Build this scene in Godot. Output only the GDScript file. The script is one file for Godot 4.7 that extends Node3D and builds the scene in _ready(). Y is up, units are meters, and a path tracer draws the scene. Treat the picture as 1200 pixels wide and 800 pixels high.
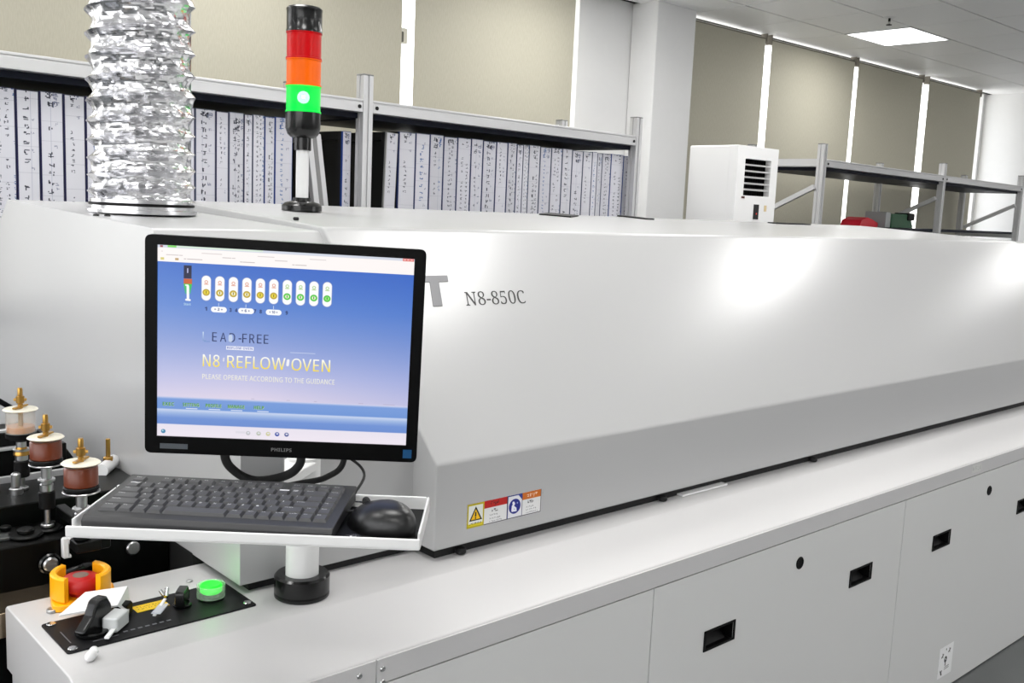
extends Node3D
# Reflow oven with monitor stand in a bright workshop. Metres, y up. The long axis of the oven is +x, its back is -z.

const PW := 0.655      # ceiling tile pitch along x
const PD := 0.545      # ceiling tile pitch along z
const CEIL := 2.95

var M := {}
var used := {}
var rng := RandomNumberGenerator.new()

# ------------------------------------------------------------------ mesh builder
class MB:
	var v := PackedVector3Array()
	var n := PackedVector3Array()
	var u := PackedVector2Array()
	var xf := Transform3D()

	func tri(a: Vector3, b: Vector3, c: Vector3, na: Vector3, nb: Vector3, nc: Vector3, ua := Vector2(), ub := Vector2(), uc := Vector2()) -> void:
		var f := (b - a).cross(c - a)
		if f.length_squared() < 1e-18:
			return
		if f.dot(na + nb + nc) > 0.0:
			var t := b; b = c; c = t
			t = nb; nb = nc; nc = t
			var w := ub; ub = uc; uc = w
		for p in [a, b, c]:
			v.append(xf * p)
		for q in [na, nb, nc]:
			n.append((xf.basis * q).normalized())
		for w in [ua, ub, uc]:
			u.append(w)

	func quad(a: Vector3, b: Vector3, c: Vector3, d: Vector3, nn: Vector3, uv := [Vector2(0, 0), Vector2(1, 0), Vector2(1, 1), Vector2(0, 1)]) -> void:
		tri(a, b, c, nn, nn, nn, uv[0], uv[1], uv[2])
		tri(a, c, d, nn, nn, nn, uv[0], uv[2], uv[3])

	func quadn(a: Vector3, b: Vector3, c: Vector3, d: Vector3, na: Vector3, nb: Vector3, nc: Vector3, nd: Vector3, ua := Vector2(), ub := Vector2(), uc := Vector2(), ud := Vector2()) -> void:
		tri(a, b, c, na, nb, nc, ua, ub, uc)
		tri(a, c, d, na, nc, nd, ua, uc, ud)

	# chamfered box between two corners; the chamfer is shaded round
	func box(lo: Vector3, hi: Vector3, c := 0.0) -> void:
		var m := (lo + hi) / 2.0
		var h := (hi - lo) / 2.0
		c = minf(c, minf(h.x, minf(h.y, h.z)) * 0.9)
		var k := func(s: Vector3, ax: int) -> Vector3:
			var p := Vector3(s.x * h.x, s.y * h.y, s.z * h.z)
			for i in 3:
				if i != ax:
					p[i] -= s[i] * c
			return m + p
		for ax in 3:
			var b1 := (ax + 1) % 3
			var b2 := (ax + 2) % 3
			for sg in [-1.0, 1.0]:
				var nn := Vector3(); nn[ax] = sg
				var q := []
				for st in [[-1.0, -1.0], [1.0, -1.0], [1.0, 1.0], [-1.0, 1.0]]:
					var s := Vector3(); s[ax] = sg; s[b1] = st[0]; s[b2] = st[1]
					q.append(k.call(s, ax))
				quad(q[0], q[1], q[2], q[3], nn)
		if c <= 0.0:
			return
		for ax in 3:
			var b1 := (ax + 1) % 3
			var b2 := (ax + 2) % 3
			for s1 in [-1.0, 1.0]:
				for s2 in [-1.0, 1.0]:
					var sa := Vector3(); sa[ax] = -1.0; sa[b1] = s1; sa[b2] = s2
					var sb := sa; sb[ax] = 1.0
					var n1 := Vector3(); n1[b1] = s1
					var n2 := Vector3(); n2[b2] = s2
					quadn(k.call(sa, b1), k.call(sb, b1), k.call(sb, b2), k.call(sa, b2), n1, n1, n2, n2)
		for sx in [-1.0, 1.0]:
			for sy in [-1.0, 1.0]:
				for sz in [-1.0, 1.0]:
					var s := Vector3(sx, sy, sz)
					tri(k.call(s, 0), k.call(s, 1), k.call(s, 2), Vector3(sx, 0, 0), Vector3(0, sy, 0), Vector3(0, 0, sz))

	# polygon in local xy, extruded from z = 0 to depth; ch = chamfer at both caps
	func prism(poly: PackedVector2Array, depth: float, t := Transform3D(), ch := 0.0, smooth := 50.0) -> void:
		var old := xf
		xf = xf * t
		var cnt := poly.size()
		var area := 0.0
		for i in cnt:
			area += poly[i].cross(poly[(i + 1) % cnt])
		if area < 0.0:
			poly = poly.duplicate(); poly.reverse()
		var en := PackedVector2Array()
		for i in cnt:
			var e := poly[(i + 1) % cnt] - poly[i]
			en.append(Vector2(e.y, -e.x).normalized())
		var n0 := PackedVector2Array(); var n1 := PackedVector2Array(); var inn := PackedVector2Array()
		for i in cnt:
			var a := en[(i + cnt - 1) % cnt]; var b := en[i]
			var av := (a + b).normalized()
			var sm := a.dot(b) > cos(deg_to_rad(smooth))
			n0.append(av if sm else a)
			n1.append(av if sm else b)
			inn.append(poly[i] - av * ch / maxf(0.4, av.dot(b)))
		for i in cnt:
			var j := (i + 1) % cnt
			var a := poly[i]; var b := poly[j]
			var na := Vector3(n1[i].x, n1[i].y, 0); var nb := Vector3(n0[j].x, n0[j].y, 0)
			quadn(Vector3(a.x, a.y, ch), Vector3(b.x, b.y, ch), Vector3(b.x, b.y, depth - ch), Vector3(a.x, a.y, depth - ch), na, nb, nb, na)
			if ch > 0.0:
				var ia := inn[i]; var ib := inn[j]
				var zu := Vector3(0, 0, 1)
				quadn(Vector3(a.x, a.y, depth - ch), Vector3(b.x, b.y, depth - ch), Vector3(ib.x, ib.y, depth), Vector3(ia.x, ia.y, depth), na, nb, zu, zu)
				quadn(Vector3(a.x, a.y, ch), Vector3(b.x, b.y, ch), Vector3(ib.x, ib.y, 0), Vector3(ia.x, ia.y, 0), na, nb, -zu, -zu)
		var ix := Geometry2D.triangulate_polygon(inn)
		if ix.is_empty():
			push_warning("cap not triangulated")
			inn = poly
			ix = Geometry2D.triangulate_polygon(inn)
		for i in range(0, ix.size(), 3):
			var p := [inn[ix[i]], inn[ix[i + 1]], inn[ix[i + 2]]]
			for e in [[depth, 1.0], [0.0, -1.0]]:
				var nn := Vector3(0, 0, e[1])
				tri(Vector3(p[0].x, p[0].y, e[0]), Vector3(p[1].x, p[1].y, e[0]), Vector3(p[2].x, p[2].y, e[0]), nn, nn, nn)
		xf = old

	# profile of (radius, y) turned round the y axis through at; from a0 to a1
	func lathe(prof: Array, at: Vector3, seg := 24, a0 := 0.0, a1 := TAU, smooth := 40.0) -> void:
		var m := prof.size()
		var area := 0.0
		for i in m - 1:
			area += prof[i].x * prof[i + 1].y - prof[i + 1].x * prof[i].y
		if area < 0.0:
			prof = prof.duplicate(); prof.reverse()
		var en := []
		for i in m - 1:
			var e: Vector2 = prof[i + 1] - prof[i]
			en.append(Vector2(-e.y, e.x).normalized() * -1.0)
		for i in m - 1:
			var p: Vector2 = prof[i]; var q: Vector2 = prof[i + 1]
			var np: Vector2 = en[i]; var nq: Vector2 = en[i]
			if i > 0 and en[i - 1].dot(en[i]) > cos(deg_to_rad(smooth)):
				np = (en[i - 1] + en[i]).normalized()
			if i < m - 2 and en[i + 1].dot(en[i]) > cos(deg_to_rad(smooth)):
				nq = (en[i + 1] + en[i]).normalized()
			for k in seg:
				var t0 := a0 + (a1 - a0) * k / seg; var t1 := a0 + (a1 - a0) * (k + 1) / seg
				var d0 := Vector3(cos(t0), 0, sin(t0)); var d1 := Vector3(cos(t1), 0, sin(t1))
				var up := Vector3.UP
				quadn(at + d0 * p.x + up * p.y, at + d1 * p.x + up * p.y, at + d1 * q.x + up * q.y, at + d0 * q.x + up * q.y,
					d0 * np.x + up * np.y, d1 * np.x + up * np.y, d1 * nq.x + up * nq.y, d0 * nq.x + up * nq.y)

	func cyl(at: Vector3, r: float, h: float, c := 0.0, seg := 24) -> void:
		c = minf(c, minf(r, h / 2.0) * 0.9)
		lathe([Vector2(0, 0), Vector2(r - c, 0), Vector2(r, c), Vector2(r, h - c), Vector2(r - c, h), Vector2(0, h)], at, seg)

	func ring(at: Vector3, r0: float, r1: float, h: float, a0 := 0.0, a1 := TAU, seg := 32, c := 0.0) -> void:
		lathe([Vector2(r0, 0), Vector2(r1 - c, 0), Vector2(r1, c), Vector2(r1, h - c), Vector2(r1 - c, h), Vector2(r0 + c, h), Vector2(r0, h - c), Vector2(r0, 0)], at, seg, a0, a1)
		if absf(a1 - a0) < TAU - 0.01:
			for e in [[a0, -1.0], [a1, 1.0]]:
				var d := Vector3(cos(e[0]), 0, sin(e[0]))
				var nn: Vector3 = Vector3(-sin(e[0]), 0, cos(e[0])) * e[1]
				quad(at + d * r0, at + d * r1, at + d * r1 + Vector3(0, h, 0), at + d * r0 + Vector3(0, h, 0), nn)

	func tube(pts: Array, r: float, seg := 10) -> void:
		var m := pts.size()
		var rings := []; var nrm := []
		var side := Vector3.ZERO
		for i in m:
			var d: Vector3 = (pts[mini(i + 1, m - 1)] - pts[maxi(i - 1, 0)]).normalized()
			if side == Vector3.ZERO:
				side = d.cross(Vector3.UP if absf(d.y) < 0.9 else Vector3.RIGHT).normalized()
			side = (side - d * side.dot(d)).normalized()
			var up := d.cross(side)
			var a := []; var b := []
			for k in seg:
				var t := TAU * k / seg
				var q := side * cos(t) + up * sin(t)
				a.append(pts[i] + q * r); b.append(q)
			rings.append(a); nrm.append(b)
		for i in m - 1:
			for k in seg:
				var l := (k + 1) % seg
				quadn(rings[i][k], rings[i][l], rings[i + 1][l], rings[i + 1][k], nrm[i][k], nrm[i][l], nrm[i + 1][l], nrm[i + 1][k])
		for e in [[0, 1], [m - 1, m - 2]]:
			var nn: Vector3 = (pts[e[0]] - pts[e[1]]).normalized()
			for k in range(1, seg - 1):
				tri(rings[e[0]][0], rings[e[0]][k], rings[e[0]][k + 1], nn, nn, nn)

	func bar(a: Vector3, b: Vector3, w: float, h: float, c := 0.0) -> void:
		var d := b - a
		var z := d.normalized()
		var x := (Vector3.UP if absf(z.y) < 0.95 else Vector3.RIGHT).cross(z).normalized()
		var old := xf
		xf = xf * Transform3D(Basis(x, z.cross(x), z), a)
		box(Vector3(-w / 2, -h / 2, 0), Vector3(w / 2, h / 2, d.length()), c)
		xf = old

	# ellipsoid-like closed form: superellipsoid
	func blob(m: Vector3, h: Vector3, lo := -PI / 2, su := 24, sv := 14) -> void:
		for i in sv:
			for k in su:
				var q := []; var nn := []
				for st in [[i, k], [i, k + 1], [i + 1, k + 1], [i + 1, k]]:
					var la: float = lo + (PI / 2 - lo) * st[0] / sv
					var t: float = TAU * st[1] / su
					var d := Vector3(cos(la) * cos(t), sin(la), cos(la) * sin(t))
					q.append(m + d * h); nn.append((d / h).normalized())
				quadn(q[0], q[1], q[2], q[3], nn[0], nn[1], nn[2], nn[3])

	func text(s: String, font: Font, t: Transform3D, height: float, width := 0.0, shear := 0.0, depth := 0.0) -> void:
		var tm := TextMesh.new()
		tm.font = font; tm.text = s; tm.font_size = 64; tm.pixel_size = 0.01; tm.depth = 0.0
		tm.curve_step = 1.0
		var ar := tm.get_mesh_arrays()
		if ar.is_empty() or ar[0] == null:
			return
		var pv: PackedVector3Array = ar[0]
		var ix = ar[ArrayMesh.ARRAY_INDEX]
		var lo := Vector2(1e9, 1e9); var hi := -lo
		for p in pv:
			lo = lo.min(Vector2(p.x, p.y)); hi = hi.max(Vector2(p.x, p.y))
		var sy := height / (hi.y - lo.y)
		var sx := sy if width == 0.0 else width / (hi.x - lo.x)
		var old := xf
		xf = xf * t
		var idx := []
		if ix == null or ix.is_empty():
			for i in pv.size():
				idx.append(i)
		else:
			idx = Array(ix)
		for i in range(0, idx.size() - 2, 3):
			var q := []
			for k in 3:
				var p := pv[idx[i + k]]
				var y := (p.y - lo.y) * sy
				q.append(Vector3((p.x - lo.x) * sx + y * shear, y, depth))
			tri(q[0], q[1], q[2], Vector3.BACK, Vector3.BACK, Vector3.BACK)
		xf = old

	func mesh(inv := Transform3D()) -> ArrayMesh:
		var vv := PackedVector3Array(); var nn := PackedVector3Array()
		vv.resize(v.size()); nn.resize(n.size())
		for i in v.size():
			vv[i] = inv * v[i]
			nn[i] = inv.basis * n[i]
		var ar := []
		ar.resize(Mesh.ARRAY_MAX)
		ar[Mesh.ARRAY_VERTEX] = vv; ar[Mesh.ARRAY_NORMAL] = nn; ar[Mesh.ARRAY_TEX_UV] = u
		var m := ArrayMesh.new()
		m.add_surface_from_arrays(Mesh.PRIMITIVE_TRIANGLES, ar)
		return m

# ------------------------------------------------------------------ scene helpers
func numbered(called: String) -> String:
	used[called] = used.get(called, -1) + 1
	return called if used[called] == 0 else "%s_%03d" % [called, used[called]]

func tag(o: Node3D, label: String, category: String, group := "") -> void:
	o.set_meta("label", label); o.set_meta("category", category)
	if group != "":
		o.set_meta("group", group)

func thing(called: String, label: String, category: String, at := Vector3.ZERO, group := "", turn := Basis()) -> Node3D:
	var o := Node3D.new()
	o.name = numbered(called)
	add_child(o)
	o.transform = Transform3D(turn, at)
	tag(o, label, category, group)
	return o

# a part whose mesh was built in the frame of the thing (world = false) or in world coordinates
func part(called: String, mb: MB, mat: Material, parent: Node3D, world := true, label := "") -> MeshInstance3D:
	var inv := Transform3D()
	if world:
		var p: Node = parent
		while p is Node3D and p != self:
			p = p.get_parent()
		inv = chain(parent).affine_inverse()
	var mi := MeshInstance3D.new()
	mi.name = called
	mi.mesh = mb.mesh(inv)
	mi.material_override = mat
	mi.cast_shadow = GeometryInstance3D.SHADOW_CASTING_SETTING_ON
	parent.add_child(mi, true)
	if label != "":
		mi.set_meta("label", label)
	return mi

func chain(o: Node) -> Transform3D:
	var t := Transform3D()
	while o != null and o != self and o is Node3D:
		t = o.transform * t
		o = o.get_parent()
	return t

func single(called: String, mb: MB, mat: Material, label: String, category: String, at := Vector3.ZERO, group := "") -> MeshInstance3D:
	var mi := MeshInstance3D.new()
	mi.name = numbered(called)
	mi.position = at
	mi.mesh = mb.mesh(Transform3D(Basis(), -at))
	mi.material_override = mat
	add_child(mi)
	tag(mi, label, category, group)
	return mi

func struct(called: String, mb: MB, mat: Material, parent: Node3D = self) -> MeshInstance3D:
	var mi := MeshInstance3D.new()
	mi.name = called
	mi.mesh = mb.mesh()
	mi.material_override = mat
	parent.add_child(mi, true)
	if parent == self:
		mi.set_meta("kind", "structure")
	return mi

func mat(c: Color, rough := 0.5, metal := 0.0, spec := 0.5) -> StandardMaterial3D:
	var m := StandardMaterial3D.new()
	m.albedo_color = c; m.roughness = rough; m.metallic = metal; m.metallic_specular = spec
	return m

func glow(c: Color, e: float) -> StandardMaterial3D:
	var m := mat(c, 0.4)
	m.emission_enabled = true; m.emission = c; m.emission_energy_multiplier = e
	return m

func noise_tex(freq: float, lo: float, hi: float, size := 256, normal := false, bump := 4.0) -> NoiseTexture2D:
	var f := FastNoiseLite.new()
	f.seed = 7; f.frequency = freq; f.noise_type = FastNoiseLite.TYPE_SIMPLEX_SMOOTH; f.fractal_octaves = 4
	var t := NoiseTexture2D.new()
	t.width = size; t.height = size; t.seamless = true; t.noise = f
	if normal:
		t.as_normal_map = true; t.bump_strength = bump
	else:
		var g := Gradient.new()
		g.set_color(0, Color(lo, lo, lo)); g.set_color(1, Color(hi, hi, hi))
		t.color_ramp = g
	return t

func fillet(pts: Array, rad: Array, seg := 6) -> PackedVector2Array:
	var out := PackedVector2Array()
	var m := pts.size()
	for i in m:
		var p: Vector2 = pts[i]
		var r: float = rad[i]
		if r <= 0.0:
			out.append(p)
			continue
		var a: Vector2 = (pts[(i + m - 1) % m] - p).normalized()
		var b: Vector2 = (pts[(i + 1) % m] - p).normalized()
		var half := absf(a.angle_to(b)) / 2.0
		var t := r / tan(half)
		var s := p + a * t
		var e := p + b * t
		for k in seg + 1:
			var f := float(k) / seg
			# quadratic blend between the tangent points
			out.append(s * (1 - f) * (1 - f) + p * 2.0 * f * (1 - f) + e * f * f)
	return out

func rrect(w: float, h: float, r: float, seg := 5, c := Vector2.ZERO) -> PackedVector2Array:
	return fillet([c + Vector2(-w / 2, -h / 2), c + Vector2(w / 2, -h / 2), c + Vector2(w / 2, h / 2), c + Vector2(-w / 2, h / 2)], [r, r, r, r], seg)

# profile given as (z, y), extruded from x0 to x1
func along_x(mb: MB, prof: PackedVector2Array, x0: float, x1: float, ch := 0.0, smooth := 35.0) -> void:
	mb.prism(prof, x1 - x0, Transform3D(Basis(Vector3(0, 0, 1), Vector3(0, 1, 0), Vector3(-1, 0, 0)), Vector3(x1, 0, 0)), ch, smooth)

# flat panel facing +z with rectangular holes, in world coordinates
func holed(mb: MB, r: Rect2, z: float, thick: float, holes: Array) -> void:
	var xs := [r.position.x, r.end.x]; var ys := [r.position.y, r.end.y]
	for h in holes:
		xs.append_array([h.position.x, h.end.x]); ys.append_array([h.position.y, h.end.y])
	xs.sort(); ys.sort()
	for i in xs.size() - 1:
		for j in ys.size() - 1:
			var c := Vector2((xs[i] + xs[i + 1]) / 2, (ys[j] + ys[j + 1]) / 2)
			var skip := false
			for h in holes:
				skip = skip or h.has_point(c)
			if not skip:
				mb.quad(Vector3(xs[i], ys[j], z), Vector3(xs[i + 1], ys[j], z), Vector3(xs[i + 1], ys[j + 1], z), Vector3(xs[i], ys[j + 1], z), Vector3.BACK)
	for q in [[r, 1.0]] + holes.map(func(h): return [h, -1.0]):
		var b: Rect2 = q[0]
		var s: float = q[1]
		var p := [Vector2(b.position.x, b.position.y), Vector2(b.end.x, b.position.y), b.end, Vector2(b.position.x, b.end.y)]
		var nn := [Vector3.DOWN, Vector3.RIGHT, Vector3.UP, Vector3.LEFT]
		for i in 4:
			var a: Vector2 = p[i]; var c: Vector2 = p[(i + 1) % 4]
			mb.quad(Vector3(a.x, a.y, z), Vector3(c.x, c.y, z), Vector3(c.x, c.y, z - thick), Vector3(a.x, a.y, z - thick), nn[i] * s)

func smooth_path(pts: Array, per := 8) -> Array:
	var out := []
	for i in pts.size() - 1:
		for k in per:
			out.append(pts[i].cubic_interpolate(pts[i + 1], pts[maxi(i - 1, 0)], pts[mini(i + 2, pts.size() - 1)], float(k) / per))
	out.append(pts[-1])
	return out

func font(called: String, weight := 400) -> SystemFont:
	var f := SystemFont.new()
	f.font_names = PackedStringArray([called]); f.font_weight = weight
	return f

# ------------------------------------------------------------------ drawing into images
func fill(img: Image, x: float, y: float, w: float, h: float, c: Color) -> void:
	img.fill_rect(Rect2i(roundi(x), roundi(y), maxi(1, roundi(w)), maxi(1, roundi(h))), c)

func blend(img: Image, x: int, y: int, c: Color, a: float) -> void:
	if x < 0 or y < 0 or x >= img.get_width() or y >= img.get_height() or a <= 0.0:
		return
	img.set_pixel(x, y, img.get_pixel(x, y).lerp(c, minf(a, 1.0)))

# antialiased rounded bar / disc (distance to a segment)
func stroke(img: Image, a: Vector2, b: Vector2, r: float, c: Color, inner := -1.0) -> void:
	var lo := a.min(b) - Vector2(r + 1, r + 1); var hi := a.max(b) + Vector2(r + 1, r + 1)
	for y in range(floori(lo.y), ceili(hi.y) + 1):
		for x in range(floori(lo.x), ceili(hi.x) + 1):
			var p := Vector2(x + 0.5, y + 0.5)
			var ab := b - a
			var t := 0.0 if ab.length_squared() < 1e-9 else clampf((p - a).dot(ab) / ab.length_squared(), 0, 1)
			var d := (p - a - ab * t).length()
			var k := clampf(r - d + 0.5, 0, 1)
			if inner >= 0.0:
				k *= clampf(d - inner + 0.5, 0, 1)
			blend(img, x, y, c, k)

func tri_fill(img: Image, p: Array, c: Color) -> void:
	var lo: Vector2 = p[0].min(p[1]).min(p[2]); var hi: Vector2 = p[0].max(p[1]).max(p[2])
	for y in range(floori(lo.y), ceili(hi.y) + 1):
		for x in range(floori(lo.x), ceili(hi.x) + 1):
			if Geometry2D.point_is_inside_triangle(Vector2(x + 0.5, y + 0.5), p[0], p[1], p[2]):
				blend(img, x, y, c, 1.0)

func print_text(img: Image, s: String, f: Font, r: Rect2, top: Color, bottom: Color) -> void:
	var mb := MB.new()
	mb.text(s, f, Transform3D(), r.size.y, r.size.x)
	var S := 3
	var w := ceili(r.size.x) + 2; var h := ceili(r.size.y) + 2
	var hit := PackedByteArray(); hit.resize(w * S * h * S)
	for i in range(0, mb.v.size(), 3):
		var q := []
		for k in 3:
			q.append(Vector2(mb.v[i + k].x, r.size.y - mb.v[i + k].y) * S)
		var y0 := maxi(0, floori(minf(q[0].y, minf(q[1].y, q[2].y)))); var y1 := mini(h * S - 1, ceili(maxf(q[0].y, maxf(q[1].y, q[2].y))))
		for y in range(y0, y1 + 1):
			var yy := y + 0.5
			var xa := 1e9; var xb := -1e9
			for k in 3:
				var a: Vector2 = q[k]; var b: Vector2 = q[(k + 1) % 3]
				if (a.y <= yy) != (b.y <= yy):
					var x := a.x + (b.x - a.x) * (yy - a.y) / (b.y - a.y)
					xa = minf(xa, x); xb = maxf(xb, x)
			for x in range(maxi(0, ceili(xa - 0.5)), mini(w * S - 1, floori(xb - 0.5)) + 1):
				hit[y * w * S + x] = 1
	for y in h:
		for x in w:
			var k := 0
			for j in S:
				for i in S:
					k += hit[(y * S + j) * w * S + x * S + i]
			if k:
				blend(img, floori(r.position.x) + x, floori(r.position.y) + y, top.lerp(bottom, clampf(y / r.size.y, 0, 1)), float(k) / (S * S))

func scribble(img: Image, r: Rect2, c: Color, strokes := 5) -> void:
	for i in strokes:
		var a := r.position + Vector2(rng.randf(), rng.randf()) * r.size
		var b := a
		if rng.randf() < 0.5:
			b.x = r.position.x + rng.randf() * r.size.x
		else:
			b.y = r.position.y + rng.randf() * r.size.y
		stroke(img, a, b, maxf(0.8, r.size.x * 0.09), c)

func tex_mat(img: Image, rough := 0.5) -> StandardMaterial3D:
	var m := mat(Color.WHITE, rough)
	m.albedo_texture = ImageTexture.create_from_image(img)
	return m

const ORD := ["first", "second", "third", "fourth", "fifth", "sixth", "seventh", "eighth", "ninth", "tenth", "eleventh", "twelfth", "thirteenth", "fourteenth", "fifteenth", "sixteenth", "seventeenth", "eighteenth", "nineteenth", "twentieth", "twenty-first", "twenty-second", "twenty-third", "twenty-fourth", "twenty-fifth", "twenty-sixth", "twenty-seventh"]

# ------------------------------------------------------------------ the scene
func _ready() -> void:
	rng.seed = 20240611
	var cam := Camera3D.new()
	cam.name = "camera"
	add_child(cam)
	cam.position = Vector3(0, 1.52, 0)
	cam.rotation_degrees = Vector3(-7.8368, -42.3255, 2.5029)
	cam.fov = 38.24
	cam.near = 0.05
	cam.current = true

	var env := Environment.new()
	var sky := ProceduralSkyMaterial.new()
	sky.sky_top_color = Color(0.92, 0.94, 0.97); sky.sky_horizon_color = Color(0.98, 0.98, 0.98)
	sky.ground_bottom_color = Color(0.88, 0.88, 0.87); sky.ground_horizon_color = Color(0.96, 0.96, 0.96)
	sky.sky_curve = 0.3
	env.background_mode = Environment.BG_SKY
	env.sky = Sky.new()
	env.sky.sky_material = sky
	env.background_energy_multiplier = 2.9
	env.tonemap_mode = Environment.TONE_MAPPER_LINEAR
	env.tonemap_exposure = 1.52
	env.sdfgi_enabled = true; env.ssao_enabled = true; env.ssil_enabled = true
	var we := WorldEnvironment.new()
	we.name = "environment"
	we.environment = env
	add_child(we)

	materials()
	ceiling_lamps()
	room()
	windows_and_blinds()
	oven()
	control_panel()
	conveyor()
	monitor_stand()
	monitor()
	keyboard()
	mouse()
	cables()
	signal_tower()
	duct()
	racks()
	air_cooler()
	small_things()

func materials() -> void:
	M.paint = mat(Color(0.70, 0.70, 0.70), 0.27)
	M.door = mat(Color(0.82, 0.82, 0.815), 0.42)
	M.counter = mat(Color(0.77, 0.765, 0.765), 0.4)
	M.black = mat(Color(0.025, 0.025, 0.027), 0.5, 0.0, 0.3)
	M.gloss = mat(Color(0.02, 0.02, 0.022), 0.22)
	M.rubber = mat(Color(0.035, 0.035, 0.037), 0.7)
	M.bezel = mat(Color(0.008, 0.008, 0.009), 0.35, 0.0, 0.25)
	M.keybase = mat(Color(0.16, 0.16, 0.165), 0.5)
	M.key = mat(Color(0.255, 0.255, 0.26), 0.5)
	M.print = mat(Color(0.85, 0.85, 0.85), 0.5)
	M.steel = mat(Color(0.72, 0.72, 0.72), 0.28, 1.0)
	M.chrome = mat(Color(0.85, 0.85, 0.85), 0.14, 1.0)
	M.foil = mat(Color(0.84, 0.84, 0.85), 0.22, 1.0)
	M.alu = mat(Color(0.78, 0.78, 0.785), 0.42, 0.55)
	M.brass = mat(Color(0.72, 0.56, 0.29), 0.28, 1.0)
	M.brown = mat(Color(0.40, 0.17, 0.07), 0.3)
	M.wall = mat(Color(0.9, 0.9, 0.9), 0.75)
	M.wall.albedo_texture = noise_tex(0.006, 0.96, 1.0)
	M.wall.uv1_triplanar = true; M.wall.uv1_scale = Vector3(0.4, 0.4, 0.4)
	M.tile = mat(Color(0.96, 0.96, 0.96), 0.5)
	M.void_dark = mat(Color(0.07, 0.07, 0.07), 0.9)
	M.floor = mat(Color(0.36, 0.37, 0.37), 0.35)
	M.floor.albedo_texture = noise_tex(0.01, 0.9, 1.0)
	M.floor.uv1_triplanar = true; M.floor.uv1_scale = Vector3(0.5, 0.5, 0.5)
	M.blind = mat(Color(0.70, 0.685, 0.62), 0.8)
	M.blind.albedo_texture = noise_tex(0.15, 0.94, 1.0)
	M.blind.uv1_triplanar = true; M.blind.uv1_scale = Vector3(4, 0.6, 4)
	M.blind.backlight_enabled = true; M.blind.backlight = Color(0.11, 0.11, 0.1)
	M.roller = mat(Color(0.42, 0.4, 0.36), 0.6)
	M.white = mat(Color(0.9, 0.9, 0.9), 0.4)
	M.glass = mat(Color(1, 1, 1, 0.06), 0.02)
	M.glass.transparency = BaseMaterial3D.TRANSPARENCY_ALPHA
	M.navy = mat(Color(0.09, 0.1, 0.14), 0.45, 0.0, 0.2)
	M.yellow = mat(Color(1.0, 0.70, 0.03), 0.35)
	M.red = mat(Color(0.72, 0.1, 0.1), 0.4)
	M.panel_black = mat(Color(0.06, 0.06, 0.068), 0.5, 0.0, 0.3)
	M.tray = mat(Color(0.88, 0.88, 0.875), 0.4)
	M.tower_white = mat(Color(0.85, 0.85, 0.85), 0.3)

# ------------------------------------------------------------------ ceiling lamps
func ceiling_lamps() -> void:
	var spots := [
		[7.4825, -3.915, "square recessed ceiling light panel beside the sprinkler, above the roller blinds"],
		[4.2075, -3.915, "square ceiling light panel above the right end of the frame rack"],
		[2.2425, -3.915, "square ceiling light panel above the middle post of the frame rack"],
		[0.2775, -3.915, "square ceiling light panel above the left end of the frame rack"]]
	for q in [[4.5350, -2.825, "over the back of the oven, near the column"], [1.26, -2.825, "over the silver duct"], [9.1200, -2.825, "over the far right end of the oven's back"], [0.605, -1.19, "over the control plate and keyboard tray"]]:
		spots.append([q[0], q[1], "square ceiling light panel %s" % q[2]])
	for z in [-1.735, 0.445, 2.625]:
		for x in [9.12, 5.19, 2.57, -0.705]:
			var w: String = {-1.735: "over the oven hood", 0.445: "over the aisle before the oven", 2.625: "over the far side of the aisle"}[z]
			spots.append([x, z, "square ceiling light panel %s, %s from the right" % [w, ORD[[9.12, 5.19, 2.57, -0.705].find(x)]]])
	for s in spots:
		var at := Vector3(s[0], CEIL, s[1])
		var t := thing("ceiling_light", s[2], "ceiling light", at, "ceiling light panels")
		var f := MB.new()
		for k in 4:
			var old := f.xf
			f.xf = Transform3D(Basis(Vector3.UP, k * PI / 2), at)
			var l := PW / 2 if k % 2 == 1 else PD / 2
			var o := PD / 2 if k % 2 == 1 else PW / 2
			f.box(Vector3(o - 0.016, -0.004, -l + 0.002), Vector3(o - 0.002, 0.02, l - 0.002), 0.001)
			f.xf = old
		part("frame", f, M.white, t)
		var d := MB.new()
		d.box(at + Vector3(-PW / 2 + 0.016, 0.0, -PD / 2 + 0.016), at + Vector3(PW / 2 - 0.016, 0.014, PD / 2 - 0.016))
		part("diffuser", d, glow(Color(1, 1, 1), 3.0), t)
		var a := AreaLight3D.new()
		a.name = "panel_glow"
		a.area_size = Vector2(PW - 0.04, PD - 0.04)
		a.light_color = Color(1.0, 0.995, 0.985)
		a.light_energy = 0.95
		a.area_range = 30.0
		a.area_attenuation = 2.0
		a.shadow_enabled = true
		t.add_child(a)
		a.position = Vector3(0, -0.012, 0)
		a.rotation_degrees = Vector3(-90, 0, 0)

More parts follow.
